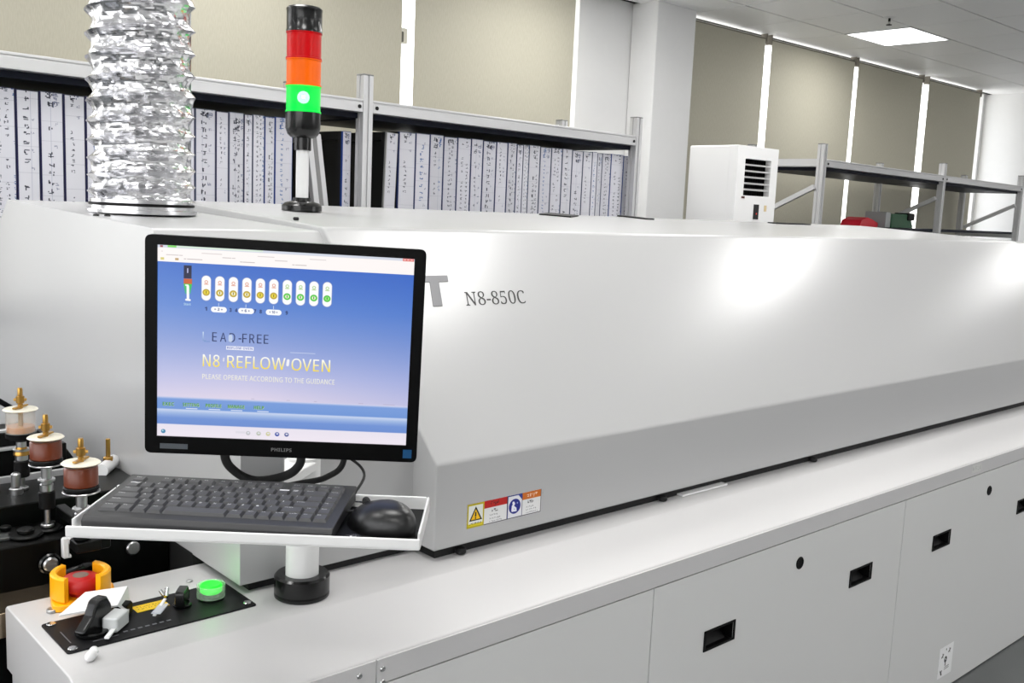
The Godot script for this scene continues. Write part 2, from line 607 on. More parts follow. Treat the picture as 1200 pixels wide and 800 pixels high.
# ------------------------------------------------------------------ room shell
func room() -> void:
	var f := MB.new()
	f.box(Vector3(-3.4, -0.15, -5.0), Vector3(11.45, 0, 5.2))
	struct("floor", f, M.floor)
	var b := MB.new()
	b.box(Vector3(-3.4, CEIL + 0.012, -5.0), Vector3(11.45, CEIL + 0.2, 5.2))
	var c := struct("ceiling", b, M.void_dark)
	var lamps := []
	for o in get_children():
		if o.name.begins_with("ceiling_light"):
			lamps.append(Vector2(o.position.x, o.position.z))
	var rest := MB.new()
	var tm := MB.new()
	tm.box(Vector3(0.006, 0, 0.006), Vector3(PW - 0.006, 0.012, PD - 0.006), 0.003)
	var tile_mesh := tm.mesh()
	var i := -15
	while i < 8:
		var x0 := 6.5 + i * PW
		for j in range(-3, 17):
			var z := -3.6425 + j * PD
			var x := x0 + (0.3275 if z > -2.5 else 0.0)
			if x + PW > 11.25 and z > -2.5:
				continue
			var mid := Vector2(x + PW / 2, z + PD / 2)
			var lamp := false
			for l in lamps:
				lamp = lamp or l.distance_to(mid) < 0.2
			if lamp or z < -5.2 or z + PD > 5.1:
				continue
			if z < -4.8:
				rest.box(Vector3(x + 0.004, CEIL, -4.8), Vector3(x + PW - 0.004, CEIL + 0.012, z + PD - 0.004))
				continue
			if x > 4.5 and z < -2.5:
				var mi := MeshInstance3D.new()
				mi.name = "ceiling_tile"
				mi.mesh = tile_mesh
				mi.material_override = M.tile
				mi.position = Vector3(x, CEIL, z)
				c.add_child(mi, true)
			else:
				rest.box(Vector3(x + 0.004, CEIL, z + 0.004), Vector3(x + PW - 0.004, CEIL + 0.012, z + PD - 0.004))
		i += 1
	var r := struct("ceiling_tile_field", rest, M.tile, c)
	r.set_meta("kind", "stuff")
	# walls, 0.2 m thick
	var w := MB.new()
	w.box(Vector3(-3.4, 0, -5.0), Vector3(11.45, 0.95, -4.8))
	w.box(Vector3(4.853, 0.95, -5.0), Vector3(5.8, CEIL, -4.8))
	w.box(Vector3(-3.4, 0.95, -5.0), Vector3(-2.6, CEIL, -4.8))
	w.box(Vector3(11.2, 0.95, -5.0), Vector3(11.45, CEIL, -4.8))
	w.box(Vector3(-3.4, CEIL, -5.0), Vector3(11.45, CEIL + 0.012, -4.8))
	struct("wall_back", w, M.wall)
	w = MB.new()
	w.box(Vector3(11.25, 0, -5.0), Vector3(11.45, CEIL, 5.2))
	struct("wall_right", w, M.wall)
	w = MB.new()
	w.box(Vector3(-3.4, 0, -5.0), Vector3(-3.2, CEIL, -3.6))
	w.box(Vector3(-3.4, 0, -3.6), Vector3(-3.2, 0.8, 4.4))
	w.box(Vector3(-3.4, 2.75, -3.6), Vector3(-3.2, CEIL, 4.4))
	w.box(Vector3(-3.4, 0, 4.4), Vector3(-3.2, CEIL, 5.2))
	struct("wall_left", w, M.wall)
	w = MB.new()
	w.box(Vector3(-3.4, 0, 5.0), Vector3(6.5, CEIL, 5.2))
	w.box(Vector3(6.5, 0, 5.0), Vector3(10.7, 0.9, 5.2))
	w.box(Vector3(6.5, 2.85, 5.0), Vector3(10.7, CEIL, 5.2))
	w.box(Vector3(10.7, 0, 5.0), Vector3(11.45, CEIL, 5.2))
	struct("wall_front", w, M.wall)
	w = MB.new()
	w.box(Vector3(5.37, 0, -4.8), Vector3(5.8, CEIL + 0.01, -4.56), 0.012)
	struct("column", w, M.wall)
	# window of the wall to the left of the camera
	var fr := MB.new()
	var gl := []
	for k in 5:
		var p := lerpf(-3.6, 4.4, k / 4.0)
		fr.box(Vector3(-3.33, 0.8, p - 0.03), Vector3(-3.27, 2.75, p + 0.03), 0.004)
		if k < 4:
			var g := MB.new()
			g.box(Vector3(-3.303, 0.8, p + 0.02), Vector3(-3.297, 2.75, p + 1.98))
			gl.append(g)
	var wn := struct("window_3", fr, M.white)
	for g in gl:
		struct("pane", g, M.glass, wn)
	fr = MB.new()
	gl = []
	for k in 4:
		var p := 6.5 + k * 1.4
		fr.box(Vector3(p - 0.03, 0.9, 5.07), Vector3(p + 0.03, 2.85, 5.13), 0.004)
		if k < 3:
			var g := MB.new()
			g.box(Vector3(p + 0.02, 0.9, 5.097), Vector3(p + 1.38, 2.85, 5.103))
			gl.append(g)
	wn = struct("window_4", fr, M.white)
	for g in gl:
		struct("pane", g, M.glass, wn)

func windows_and_blinds() -> void:
	var n := 1
	for bay in [[-2.6, 4.853, [-1.2, 0.2, 1.6, 3.335]], [5.8, 11.2, [6.86, 8.235, 9.56]]]:
		var fr := MB.new()
		var x0: float = bay[0]; var x1: float = bay[1]
		fr.box(Vector3(x0, 0.95, -4.95), Vector3(x1, 1.0, -4.88), 0.004)
		fr.box(Vector3(x0, 2.943, -4.95), Vector3(x1, 2.95, -4.93), 0.002)
		for x in [x0 - 0.02] + bay[2] + [x1 + 0.02]:
			fr.box(Vector3(x - 0.028, 1.0, -4.95), Vector3(x + 0.028, 2.935, -4.88), 0.004)
		var w := struct("window_%d" % n, fr, M.white)
		n += 1
		var xs: Array = [x0] + bay[2] + [x1]
		for k in xs.size() - 1:
			var g := MB.new()
			g.box(Vector3(xs[k] + 0.02, 0.99, -4.918), Vector3(xs[k + 1] - 0.02, 2.94, -4.912))
			struct("pane", g, M.glass, w)
	# latches in the gaps between the blinds
	var lx := [[3.455, 2.475, "grey window latch in the gap between the two left blinds"], [7.06, 2.42, "grey window latch in the gap left of the second right-hand blind"], [8.45, 2.46, "grey window latch in the thin gap between second and third right-hand blinds"], [9.82, 2.5, "grey window latch in the gap left of the last right-hand blind"]]
	for l in lx:
		var t := thing("window_latch", l[2], "latch", Vector3(l[0], l[1], -4.87), "window latches")
		var m := MB.new()
		m.box(Vector3(l[0] - 0.06, l[1] - 0.045, -4.885), Vector3(l[0] + 0.045, l[1] + 0.045, -4.865), 0.004)
		part("plate", m, M.alu, t)
		m = MB.new()
		m.box(Vector3(l[0] - 0.03, l[1] - 0.04, -4.865), Vector3(l[0] + 0.005, l[1] + 0.02, -4.845), 0.004)
		part("handle", m, mat(Color(0.3, 0.3, 0.3), 0.5), t)
	var bl := [
		[0.35, 3.31, "wide beige roller blind at the far left, behind the silver duct"],
		[3.398, 4.67, "wide beige roller blind between the bright gap and the grey wall pier"],
		[5.82, 6.805, "beige roller blind directly right of the white column, behind the air cooler"],
		[6.90, 8.185, "pale greenish roller blind, second to the right of the column"],
		[8.258, 9.478, "tan roller blind, third to the right of the column"],
		[9.62, 10.79, "tan roller blind at the far right, next to the end wall"]]
	for b in bl:
		var zc := -4.66
		var t := thing("roller_blind", b[2], "blind", Vector3((b[0] + b[1]) / 2, 0.98, zc), "beige roller blinds at the windows")
		var m := MB.new()
		m.box(Vector3(b[0], 1.0, zc - 0.001), Vector3(b[1], 2.905, zc + 0.001))
		part("fabric", m, M.blind, t)
		m = MB.new()
		m.tube([Vector3(b[0] - 0.01, 2.9, zc - 0.021), Vector3(b[1] + 0.01, 2.9, zc - 0.021)], 0.022, 16)
		part("roller", m, M.roller, t)
		m = MB.new()
		m.box(Vector3(b[0], 0.98, zc - 0.006), Vector3(b[1], 1.005, zc + 0.006), 0.003)
		part("bottom_bar", m, M.blind, t)
		for x in [b[0] - 0.014, b[1] + 0.014]:
			m = MB.new()
			m.box(Vector3(x - 0.004, 2.875, zc - 0.05), Vector3(x + 0.004, CEIL, zc + 0.01), 0.001)
			part("bracket", m, M.roller, t)

# ------------------------------------------------------------------ the oven
const HX0 := 1.17
const HX1 := 5.03
const EX0 := 0.79

func oven() -> void:
	var at := Vector3(3.1, 0, -2.0)
	var t := thing("reflow_oven", "long white reflow oven machine with sloping hood and low cabinet doors", "machine", at)
	# cabinet body
	var m := MB.new()
	along_x(m, PackedVector2Array([Vector2(-1.335, 0.0), Vector2(-1.335, 0.722), Vector2(-1.76, 0.79), Vector2(-2.75, 0.79), Vector2(-2.75, 0.0)]), 0.81, 5.5)
	part("cabinet_body", m, M.door, t)
	# counter: flat strip, wide bevel, fascia
	var prof := fillet([Vector2(-1.757, 0.69), Vector2(-1.757, 0.805), Vector2(-1.435, 0.805), Vector2(-1.2825, 0.765), Vector2(-1.2825, 0.73), Vector2(-1.31, 0.69)], [0.0, 0.008, 0.03, 0.008, 0.0, 0.0], 6)
	m = MB.new()
	along_x(m, prof, 0.453, 5.5, 0.003, 40)
	part("counter", m, M.counter, t)
	m = MB.new()
	m.box(Vector3(0.8945, 0.7185, -1.305), Vector3(5.5, 0.7625, -1.28), 0.001)
	part("fascia", m, M.counter, t)
	m = MB.new()
	m.box(Vector3(0.455, 0.69, -1.305), Vector3(0.8925, 0.7625, -1.28), 0.001)
	part("fascia", m, M.counter, t)
	m = MB.new()
	m.box(Vector3(0.459, 0.0, -1.75), Vector3(0.8925, 0.687, -1.283), 0.004)
	part("end_module", m, M.counter, t)
	# bolts of the fascia
	for p in [[0.859, 0.752, -1.28], [0.905, 0.751, -1.28], [0.905, 0.727, -1.28]]:
		m = MB.new()
		m.xf = Transform3D(Basis(Vector3.RIGHT, PI / 2), Vector3(p[0], p[1] - 0.006, p[2]))
		m.cyl(Vector3.ZERO, 0.0055, 0.0035, 0.0015, 16)
		m.ring(Vector3(0, 0.0034, 0), 0.002, 0.0035, 0.0006, 0, TAU, 12)
		m.cyl(Vector3(0, 0.0035, 0), 0.002, 0.0002, 0.0, 6)
		part("bolt", m, M.chrome, t)
	# doors
	var spots := [[0.8955, 1.6115, []], [1.6145, 2.7545, [1.867, 2.523]], [2.7575, 3.8975, [3.023, 3.676]], [3.9005, 5.0, [4.3, 4.75]], [5.003, 5.49, []]]
	var locks := {1: 2.196, 2: 3.353, 3: 4.5}
	for k in spots.size():
		var s: Array = spots[k]
		m = MB.new()
		var holes := []
		for hx in s[2]:
			holes.append(Rect2(hx - 0.054, 0.490 + 0.03, 0.108, 0.042))
		var z := -1.2815
		holed(m, Rect2(s[0], 0.005, s[1] - s[0], 0.7105), z, 0.022, holes)
		var d := part("door_panel", m, M.door, t)
		for hx in s[2]:
			m = MB.new()
			# rim
			var rw := 0.061; var rh := 0.0255
			var hc := Vector3(hx, 0.541, z)
			for e in [[Vector3(-rw, -rh, 0), Vector3(rw, -rh + 0.006, 0.003)], [Vector3(-rw, rh - 0.006, 0), Vector3(rw, rh, 0.003)], [Vector3(-rw, -rh, 0), Vector3(-rw + 0.008, rh, 0.003)], [Vector3(rw - 0.008, -rh, 0), Vector3(rw, rh, 0.003)]]:
				m.box(hc + e[0], hc + e[1], 0.0012)
			# cup
			var a := 0.053; var b := 0.0205; var dp := 0.045
			m.quad(hc + Vector3(-a, -b, -dp), hc + Vector3(a, -b, -dp), hc + Vector3(a, b, -dp), hc + Vector3(-a, b, -dp), Vector3.BACK)
			m.quad(hc + Vector3(-a, -b, 0), hc + Vector3(a, -b, 0), hc + Vector3(a, -b, -dp), hc + Vector3(-a, -b, -dp), Vector3.UP)
			m.quad(hc + Vector3(-a, b, 0), hc + Vector3(a, b, 0), hc + Vector3(a, b, -dp), hc + Vector3(-a, b, -dp), Vector3.DOWN)
			m.quad(hc + Vector3(-a, b, 0), hc + Vector3(-a, -b, 0), hc + Vector3(-a, -b, -dp), hc + Vector3(-a, b, -dp), Vector3.RIGHT)
			m.quad(hc + Vector3(a, b, 0), hc + Vector3(a, -b, 0), hc + Vector3(a, -b, -dp), hc + Vector3(a, b, -dp), Vector3.LEFT)
			# finger ramp inside
			m.quad(hc + Vector3(-a * 0.8, -b, -0.012), hc + Vector3(a * 0.8, -b, -0.012), hc + Vector3(a * 0.8, b * 0.3, -dp + 0.002), hc + Vector3(-a * 0.8, b * 0.3, -dp + 0.002), Vector3(0, 0.6, 0.8))
			part("handle", m, M.black, d, true, "black recessed handle")
		if locks.has(k):
			m = MB.new()
			m.xf = Transform3D(Basis(Vector3.RIGHT, PI / 2), Vector3(locks[k], 0.647, z))
			m.ring(Vector3.ZERO, 0.012, 0.0165, 0.003, 0, TAU, 24, 0.001)
			m.cyl(Vector3(0, 0.0, 0), 0.0125, 0.0012, 0.0, 20)
			m.box(Vector3(-0.0012, 0.0012, -0.006), Vector3(0.0012, 0.0016, 0.006))
			part("lock", m, M.black, d, true, "round black lock")
	# sticker low on the third door
	var img := Image.create(128, 128, false, Image.FORMAT_RGBA8)
	img.fill(Color(0.93, 0.93, 0.93))
	for q in [[30, 36], [92, 26]]:
		stroke(img, Vector2(q[0] - 8, q[1] + 6), Vector2(q[0] + 8, q[1] - 4), 3, Color(0.2, 0.2, 0.2))
		stroke(img, Vector2(q[0], q[1] - 8), Vector2(q[0] + 4, q[1] + 8), 2.5, Color(0.3, 0.3, 0.3))
	stroke(img, Vector2(62, 16), Vector2(62, 16), 4, Color(0.2, 0.2, 0.2))
	stroke(img, Vector2(62, 58), Vector2(62, 58), 13, Color(0.12, 0.12, 0.12))
	stroke(img, Vector2(62, 66), Vector2(62, 82), 4, Color(0.12, 0.12, 0.12))
	stroke(img, Vector2(56, 54), Vector2(68, 60), 3, Color(0.7, 0.7, 0.7))
	for k in 2:
		stroke(img, Vector2(58, 92 + k * 8), Vector2(98, 90 + k * 8), 1.5, Color(0.4, 0.4, 0.4))
	stroke(img, Vector2(22, 100), Vector2(34, 116), 4, Color(0.15, 0.15, 0.15))
	stroke(img, Vector2(34, 100), Vector2(26, 112), 3, Color(0.15, 0.15, 0.15))
	m = MB.new()
	decal(m, Vector3(3.153, 0.104, -1.2807), 0.1, 0.105)
	part("door_sticker", m, tex_mat(img), t, true, "white sticker with small black pictograms")
	# small pale sticker on the fascia
	img = Image.create(64, 32, false, Image.FORMAT_RGBA8)
	img.fill(Color(0.8, 0.8, 0.79))
	for k in 5:
		scribble(img, Rect2(6 + k * 11, 6, 8, 20), Color(0.55, 0.55, 0.55), 3)
	m = MB.new()
	decal(m, Vector3(3.23, 0.742, -1.2795), 0.07, 0.026)
	part("fascia_sticker", m, tex_mat(img), t)
	# dark gasket under the hood
	m = MB.new()
	along_x(m, PackedVector2Array([Vector2(-1.512, 0.8052), Vector2(-1.512, 0.84), Vector2(-2.7, 0.84), Vector2(-2.7, 0.8052)]), HX0 + 0.02, HX1 - 0.02)
	along_x(m, PackedVector2Array([Vector2(-1.578, 0.8052), Vector2(-1.578, 0.835), Vector2(-2.7, 0.835), Vector2(-2.7, 0.8052)]), EX0 + 0.025, HX0 + 0.03)
	along_x(m, PackedVector2Array([Vector2(-1.76, 0.70), Vector2(-1.76, 0.826), Vector2(-2.7, 0.826), Vector2(-2.7, 0.70)]), 0.789, 0.86)
	part("gasket", m, M.rubber, t)
	for x in [1.25, 1.9, 2.6]:
		m = MB.new()
		m.cyl(Vector3(x, 0.806, -1.502), 0.012, 0.012, 0.003, 16)
		part("rubber_foot", m, M.rubber, t)
	m = MB.new()
	m.box(Vector3(1.97, 0.806, -1.525), Vector3(2.16, 0.811, -1.492), 0.001)
	part("latch_plate", m, M.white, t)
	# hood cover
	var hood := fillet([Vector2(-1.49, 0.828), Vector2(-1.49, 1.008), Vector2(-1.93, 1.455), Vector2(-2.75, 1.495), Vector2(-3.0, 1.3), Vector2(-3.0, 0.828)], [0.008, 0.016, 0.03, 0.03, 0.03, 0.008], 8)
	m = MB.new()
	along_x(m, hood, HX0, HX1, 0.005, 40)
	var hp := part("hood", m, M.paint, t)
	# end sections, a little lower than the hood
	var e := fillet([Vector2(-1.565, 0.822), Vector2(-1.565, 1.06), Vector2(-1.945, 1.445), Vector2(-2.93, 1.478), Vector2(-3.2, 1.27), Vector2(-3.2, 0.822)], [0.004, 0.02, 0.02, 0.012, 0.03, 0.004], 8)
	m = MB.new()
	along_x(m, e, EX0, HX0 + 0.02, 0.002, 40)
	part("end_section", m, M.paint, t)
	m = MB.new()
	along_x(m, e, HX1 - 0.02, 5.41, 0.002, 40)
	part("end_section", m, M.paint, t)
	# lifting plates on top near the back edge
	var tilt := atan2(0.04, 0.82)
	for q in [[2.64, -2.665, 0.17, 0.12, 0.6], [3.105, -2.69, 0.05, 0.16, 0.0], [4.2, -2.66, 0.3, 0.05, 0.0]]:
		m = MB.new()
		var y: float = 1.455 + (-1.93 - q[1]) * 0.04 / 0.82
		m.xf = Transform3D(Basis(Vector3.RIGHT, tilt) * Basis(Vector3.UP, q[4]), Vector3(q[0], y, q[1]))
		m.box(Vector3(-q[2] / 2, -0.001, -q[3] / 2), Vector3(q[2] / 2, 0.005, q[3] / 2), 0.001)
		part("hinge_plate", m, M.black, hp)
	for q in [[0.805, -2.3], [0.83, -2.3], [0.83, -2.0], [1.2, -2.1]]:
		m = MB.new()
		var y: float = 1.455 + (-1.93 - q[1]) * 0.04 / 0.82 - (0.02 if q[0] < 1.17 else 0.0)
		m.cyl(Vector3(q[0], y, q[1]), 0.007, 0.008, 0.002, 10)
		part("bolt", m, M.rubber, t)
	# lettering on the sloping front: plane through (1.008, -1.49) and (1.455, -1.93)
	var up := Vector3(0, 0.447, -0.44).normalized()
	var nn := Vector3.RIGHT.cross(up)
	var slope := Basis(Vector3.RIGHT, up, nn)
	var on := func(x: float, y: float) -> Vector3: return Vector3(x, y, -1.49 - (y - 1.008) * 0.44 / 0.447) + nn * 0.0006
	m = MB.new()
	m.text("N8-850C", font("Droid Serif"), Transform3D(slope, on.call(1.456, 1.284)), 0.042, 0.19, 0.36)
	part("model_lettering", m, mat(Color(0.06, 0.05, 0.05), 0.5), hp)
	m = MB.new()
	var p0: Vector3 = on.call(1.36, 1.286)
	m.xf = Transform3D(slope, p0)
	var sh := 0.36
	var tt := PackedVector2Array()
	for q in [[0.0, 0.0], [0.027, 0.0], [0.027, 0.071], [0.055, 0.071], [0.055, 0.09], [-0.045, 0.09], [-0.045, 0.071], [0.0, 0.071]]:
		tt.append(Vector2(q[0] + q[1] * sh, q[1]))
	m.prism(tt, 0.0008, Transform3D(), 0.0)
	part("brand_letter", m, mat(Color(0.46, 0.46, 0.47), 0.5), hp)
	# warning stickers on the lip
	img = warning_image()
	m = MB.new()
	decal(m, Vector3(1.358, 0.886, -1.4893), 0.209, 0.051)
	part("warning_sticker", m, tex_mat(img, 0.35), hp, true, "warning stickers with yellow triangle, red, blue and orange fields")
	m = MB.new()
	m.xf = Transform3D(Basis(Vector3.RIGHT, PI / 2), Vector3(1.470, 0.902, -1.49))
	m.cyl(Vector3.ZERO, 0.002, 0.001, 0, 10)
	part("rivet", m, M.steel, hp)

func decal(m: MB, c: Vector3, w: float, h: float) -> void:
	m.box(c - Vector3(w / 2, h / 2, 0.0008), c + Vector3(w / 2, h / 2, -0.0002))
	m.quad(c + Vector3(-w / 2, h / 2, 0), c + Vector3(w / 2, h / 2, 0), c + Vector3(w / 2, -h / 2, 0), c + Vector3(-w / 2, -h / 2, 0), Vector3.BACK)

func warning_image() -> Image:
	var W := 512; var H := 128
	var img := Image.create(W, H, false, Image.FORMAT_RGBA8)
	img.fill(Color(0.88, 0.88, 0.88))
	var K := Color(0.05, 0.05, 0.07)
	# yellow framed triangle
	fill(img, 0, 0, 112, H, Color(0.72, 0.66, 0.05))
	fill(img, 9, 10, 94, 108, Color(0.88, 0.89, 0.86))
	tri_fill(img, [Vector2(56, 16), Vector2(14, 92), Vector2(100, 92)], K)
	tri_fill(img, [Vector2(56, 31), Vector2(26, 86), Vector2(88, 86)], Color(0.95, 0.75, 0.02))
	stroke(img, Vector2(56, 50), Vector2(56, 68), 4.5, K)
	stroke(img, Vector2(56, 79), Vector2(56, 79), 4.5, K)
	fill(img, 9, 106, 94, 14, Color(0.85, 0.78, 0.1))
	for k in 8:
		scribble(img, Rect2(16 + k * 10, 100, 7, 13), K, 4)
	# red header
	fill(img, 112, 0, 155, 40, Color(0.72, 0.08, 0.06))
	for k in 4:
		scribble(img, Rect2(155 + k * 15, 8, 12, 24), K, 6)
	for k in 3:
		scribble(img, Rect2(160 + k * 16, 50, 13, 16), K, 5)
	for row in [[78, 5], [97, 7], [112, 8]]:
		for k in row[1]:
			scribble(img, Rect2(150 + k * 11, row[0], 8, 7), Color(0.25, 0.25, 0.27), 3)
	# mandatory sign
	fill(img, 267, 0, 4, H, K)
	fill(img, 271, 0, 105, H, Color(0.1, 0.16, 0.5))
	fill(img, 275, 6, 97, 118, Color(0.88, 0.88, 0.9))
	tri_fill(img, [Vector2(346, 5), Vector2(374, 5), Vector2(374, 36)], Color(0.1, 0.18, 0.55))
	stroke(img, Vector2(322, 64), Vector2(322, 64), 41, Color(0.05, 0.09, 0.5))
	stroke(img, Vector2(312, 44), Vector2(316, 50), 8, Color(0.92, 0.92, 0.95))
	stroke(img, Vector2(310, 62), Vector2(308, 84), 9, Color(0.92, 0.92, 0.95))
	stroke(img, Vector2(314, 66), Vector2(330, 78), 6, Color(0.92, 0.92, 0.95))
	stroke(img, Vector2(308, 86), Vector2(332, 88), 6, Color(0.92, 0.92, 0.95))
	stroke(img, Vector2(340, 48), Vector2(340, 48), 5, Color(0.6, 0.65, 0.85))
	# orange header
	fill(img, 376, 0, 136, 40, Color(0.78, 0.4, 0.05))
	for k in 4:
		scribble(img, Rect2(408 + k * 20, 9, 15, 22), Color(0.95, 0.9, 0.85), 6)
	for k in 3:
		scribble(img, Rect2(414 + k * 15, 48, 12, 18), K, 6)
	for row in [[80, 5], [96, 7], [112, 8]]:
		for k in row[1]:
			scribble(img, Rect2(404 + k * 11, row[0], 8, 7), Color(0.25, 0.25, 0.27), 3)
	fill(img, 372, 0, 4, H, Color(0.2, 0.22, 0.35))
	fill(img, 112, 124, 400, 4, Color(0.2, 0.2, 0.24))
	fill(img, 508, 0, 4, H, Color(0.2, 0.2, 0.24))
	return img

# ------------------------------------------------------------------ controls on the left end of the counter
func control_panel() -> void:
	var t: Node3D = get_node("reflow_oven")
	var y := 0.805
	var m := MB.new()
	m.prism(rrect(0.319, 0.131, 0.006, 4), 0.003, Transform3D(Basis(Vector3.RIGHT, -PI / 2), Vector3(0.6345, y, -1.572)), 0.0006)
	var pl := part("control_plate", m, M.panel_black, t, true, "black control plate on the white counter")
	y += 0.003
	for q in [[0.488, -1.627], [0.486, -1.517], [0.783, -1.521], [0.785, -1.626]]:
		m = MB.new()
		m.cyl(Vector3(q[0], y, q[1]), 0.0075, 0.0025, 0.001, 16)
		m.box(Vector3(q[0] - 0.003, y + 0.0024, q[1] - 0.0006), Vector3(q[0] + 0.003, y + 0.0027, q[1] + 0.0006))
		part("screw", m, M.chrome, pl)
	# engraved lines
	m = MB.new()
	m.box(Vector3(0.490, y, -1.59), Vector3(0.4915, y + 0.0003, -1.54))
	m.box(Vector3(0.52, y, -1.526), Vector3(0.56, y + 0.0003, -1.5245))
	for k in 7:
		m.box(Vector3(0.57 + k * 0.012, y, -1.534), Vector3(0.577 + k * 0.012, y + 0.0003, -1.53))
	part("engraving", m, mat(Color(0.4, 0.4, 0.42), 0.6), pl)
	# yellow label
	var img := Image.create(128, 64, false, Image.FORMAT_RGBA8)
	img.fill(Color(0.93, 0.78, 0.08))
	for r in 2:
		for k in 8:
			scribble(img, Rect2(14 + k * 12, 14 + r * 20, 9, 12), Color(0.35, 0.28, 0.03), 3)
	m = MB.new()
	m.xf = Transform3D(Basis(Vector3.RIGHT, -PI / 2), Vector3(0.644, y + 0.001, -1.604))
	decal(m, Vector3.ZERO, 0.056, 0.028)
	part("yellow_label", m, tex_mat(img), pl)
	# green lamp button: base ring, glowing cap, clear ring
	var g := Vector3(0.742, y, -1.578)
	m = MB.new()
	m.cyl(g, 0.022, 0.003, 0.001, 28)
	m.cyl(g + Vector3(0, 0.003, 0), 0.014, 0.008, 0.0, 24)
	var gb := part("green_button", m, M.panel_black, t, true, "round green illuminated push button")
	m = MB.new()
	m.cyl(g + Vector3(0, 0.011, 0), 0.019, 0.016, 0.003, 32)
	part("lit_cap", m, glow(Color(0.02, 0.85, 0.12), 0.7), gb)
	m = MB.new()
	m.ring(g + Vector3(0, 0.004, 0), 0.0225, 0.0245, 0.022, 0, TAU, 36, 0.0006)
	var clear := mat(Color(0.9, 1, 0.9, 0.2), 0.1)
	clear.transparency = BaseMaterial3D.TRANSPARENCY_ALPHA
	part("clear_collar", m, clear, gb)
	var o := OmniLight3D.new()
	o.name = "button_glow"
	o.light_color = Color(0.05, 1.0, 0.2); o.light_energy = 0.0005; o.omni_range = 3.0; o.omni_attenuation = 2.0; o.light_size = 0.015
	o.shadow_enabled = true
	gb.add_child(o)
	o.position = g + Vector3(0, 0.045, 0) - t.position
	# selector switch with black lever, right
	var s := Vector3(0.688, y, -1.575)
	m = MB.new()
	m.cyl(s, 0.016, 0.006, 0.002, 24)
	m.xf = Transform3D(Basis(Vector3.UP, 0.9), s)
	m.prism(fillet([Vector2(-0.02, 0.006), Vector2(0.02, 0.006), Vector2(0.02, 0.02), Vector2(0.01, 0.034), Vector2(-0.02, 0.032)], [0.002, 0.002, 0.004, 0.006, 0.006], 4), 0.016, Transform3D(Basis(), Vector3(0, 0, -0.008)), 0.002)
	var sw := part("selector_switch", m, M.gloss, t, true, "black selector switch beside the yellow label")
	m = MB.new()
	m.xf = Transform3D(Basis(Vector3.UP, 0.85), Vector3(0.648, y + 0.012, -1.566))
	m.box(Vector3(-0.03, -0.001, -0.008), Vector3(0.012, 0.001, 0.008), 0.0005)
	var film := mat(Color(0.85, 0.87, 0.9, 0.45), 0.2)
	film.transparency = BaseMaterial3D.TRANSPARENCY_ALPHA
	part("plastic_tag", m, film, sw)
	m = MB.new()
	m.bar(Vector3(0.662, y + 0.016, -1.585), Vector3(0.628, y + 0.006, -1.55), 0.006, 0.003, 0.001)
	part("tag_strip", m, M.white, sw)
	m = MB.new()
	m.tube([Vector3(0.672, y + 0.01, -1.606), Vector3(0.679, y + 0.02, -1.618)], 0.004, 10)
	m.tube([Vector3(0.668, y + 0.014, -1.606), Vector3(0.664, y + 0.022, -1.612)], 0.003, 8)
	part("key", m, M.chrome, sw)
	# big main switch with black wing handle, left
	s = Vector3(0.529, y, -1.556)
	m = MB.new()
	m.cyl(s, 0.026, 0.008, 0.002, 28)
	m.xf = Transform3D(Basis(Vector3.UP, 0.55) * Basis(Vector3.FORWARD, 0.12), s)
	m.prism(fillet([Vector2(-0.038, 0.006), Vector2(0.0, 0.002), Vector2(0.03, 0.012), Vector2(0.034, 0.04), Vector2(0.02, 0.058), Vector2(-0.004, 0.056), Vector2(-0.014, 0.03)], [0.006, 0.004, 0.008, 0.012, 0.012, 0.012, 0.014], 5), 0.02, Transform3D(Basis(), Vector3(0, 0, -0.010)), 0.004)
	var ms := part("main_switch", m, M.gloss, t, true, "black wing shaped main switch handle")
	m = MB.new()
	m.xf = Transform3D(Basis(Vector3.UP, 0.75), Vector3(0.565, y, -1.553))
	m.box(Vector3(-0.02, 0.0, -0.014), Vector3(0.022, 0.026, 0.014), 0.004)
	part("lock_bracket", m, mat(Color(0.78, 0.79, 0.79), 0.35), ms)
	m = MB.new()
	m.xf = Transform3D(Basis(Vector3.UP, 0.9), Vector3(0.545, y + 0.007, -1.522))
	m.box(Vector3(-0.016, -0.002, -0.004), Vector3(0.016, 0.002, 0.004), 0.001)
	part("white_label", m, M.white, ms)
	m = MB.new()
	m.xf = Transform3D(Basis(Vector3.UP, 0.75), Vector3(0.594, y, -1.597))
	m.box(Vector3(-0.012, 0.0, -0.012), Vector3(0.013, 0.022, 0.012), 0.003)
	part("switch_block", m, M.black, t, true, "black switch block under the white card")
	# white folded guard card
	m = MB.new()
	var cy := y + 0.026
	var q0 := Vector3(0.498, cy - 0.012, -1.618); var q1 := Vector3(0.553, cy + 0.002, -1.656); var q2 := Vector3(0.612, cy + 0.010, -1.622); var q3 := Vector3(0.578, cy, -1.576)
	var up := (q2 - q0).cross(q1 - q3).normalized()
	if up.y < 0: up = -up
	var th := up * 0.003
	m.quad(q0 + th, q1 + th, q2 + th, q3 + th, up)
	m.quad(q0, q1, q2, q3, -up)
	for e in [[q0, q1], [q1, q2], [q2, q3], [q3, q0]]:
		var mid: Vector3 = (e[0] + e[1]) / 2 - (q0 + q2) / 2
		m.quad(e[0], e[1], e[1] + th, e[0] + th, mid)
	var f0 := q3; var f1 := q2
	m.quad(f0, f1, f1 + Vector3(0.002, -0.026, 0.004), f0 + Vector3(0.014, -0.012, 0.01), Vector3(0.7, 0.2, 0.7))
	m.quad(f0 + Vector3(0.001, 0, -0.001), f1 + Vector3(-0.001, 0, -0.001), f1 + Vector3(0.001, -0.026, 0.003), f0 + Vector3(0.013, -0.012, 0.009), -Vector3(0.7, 0.2, 0.7))
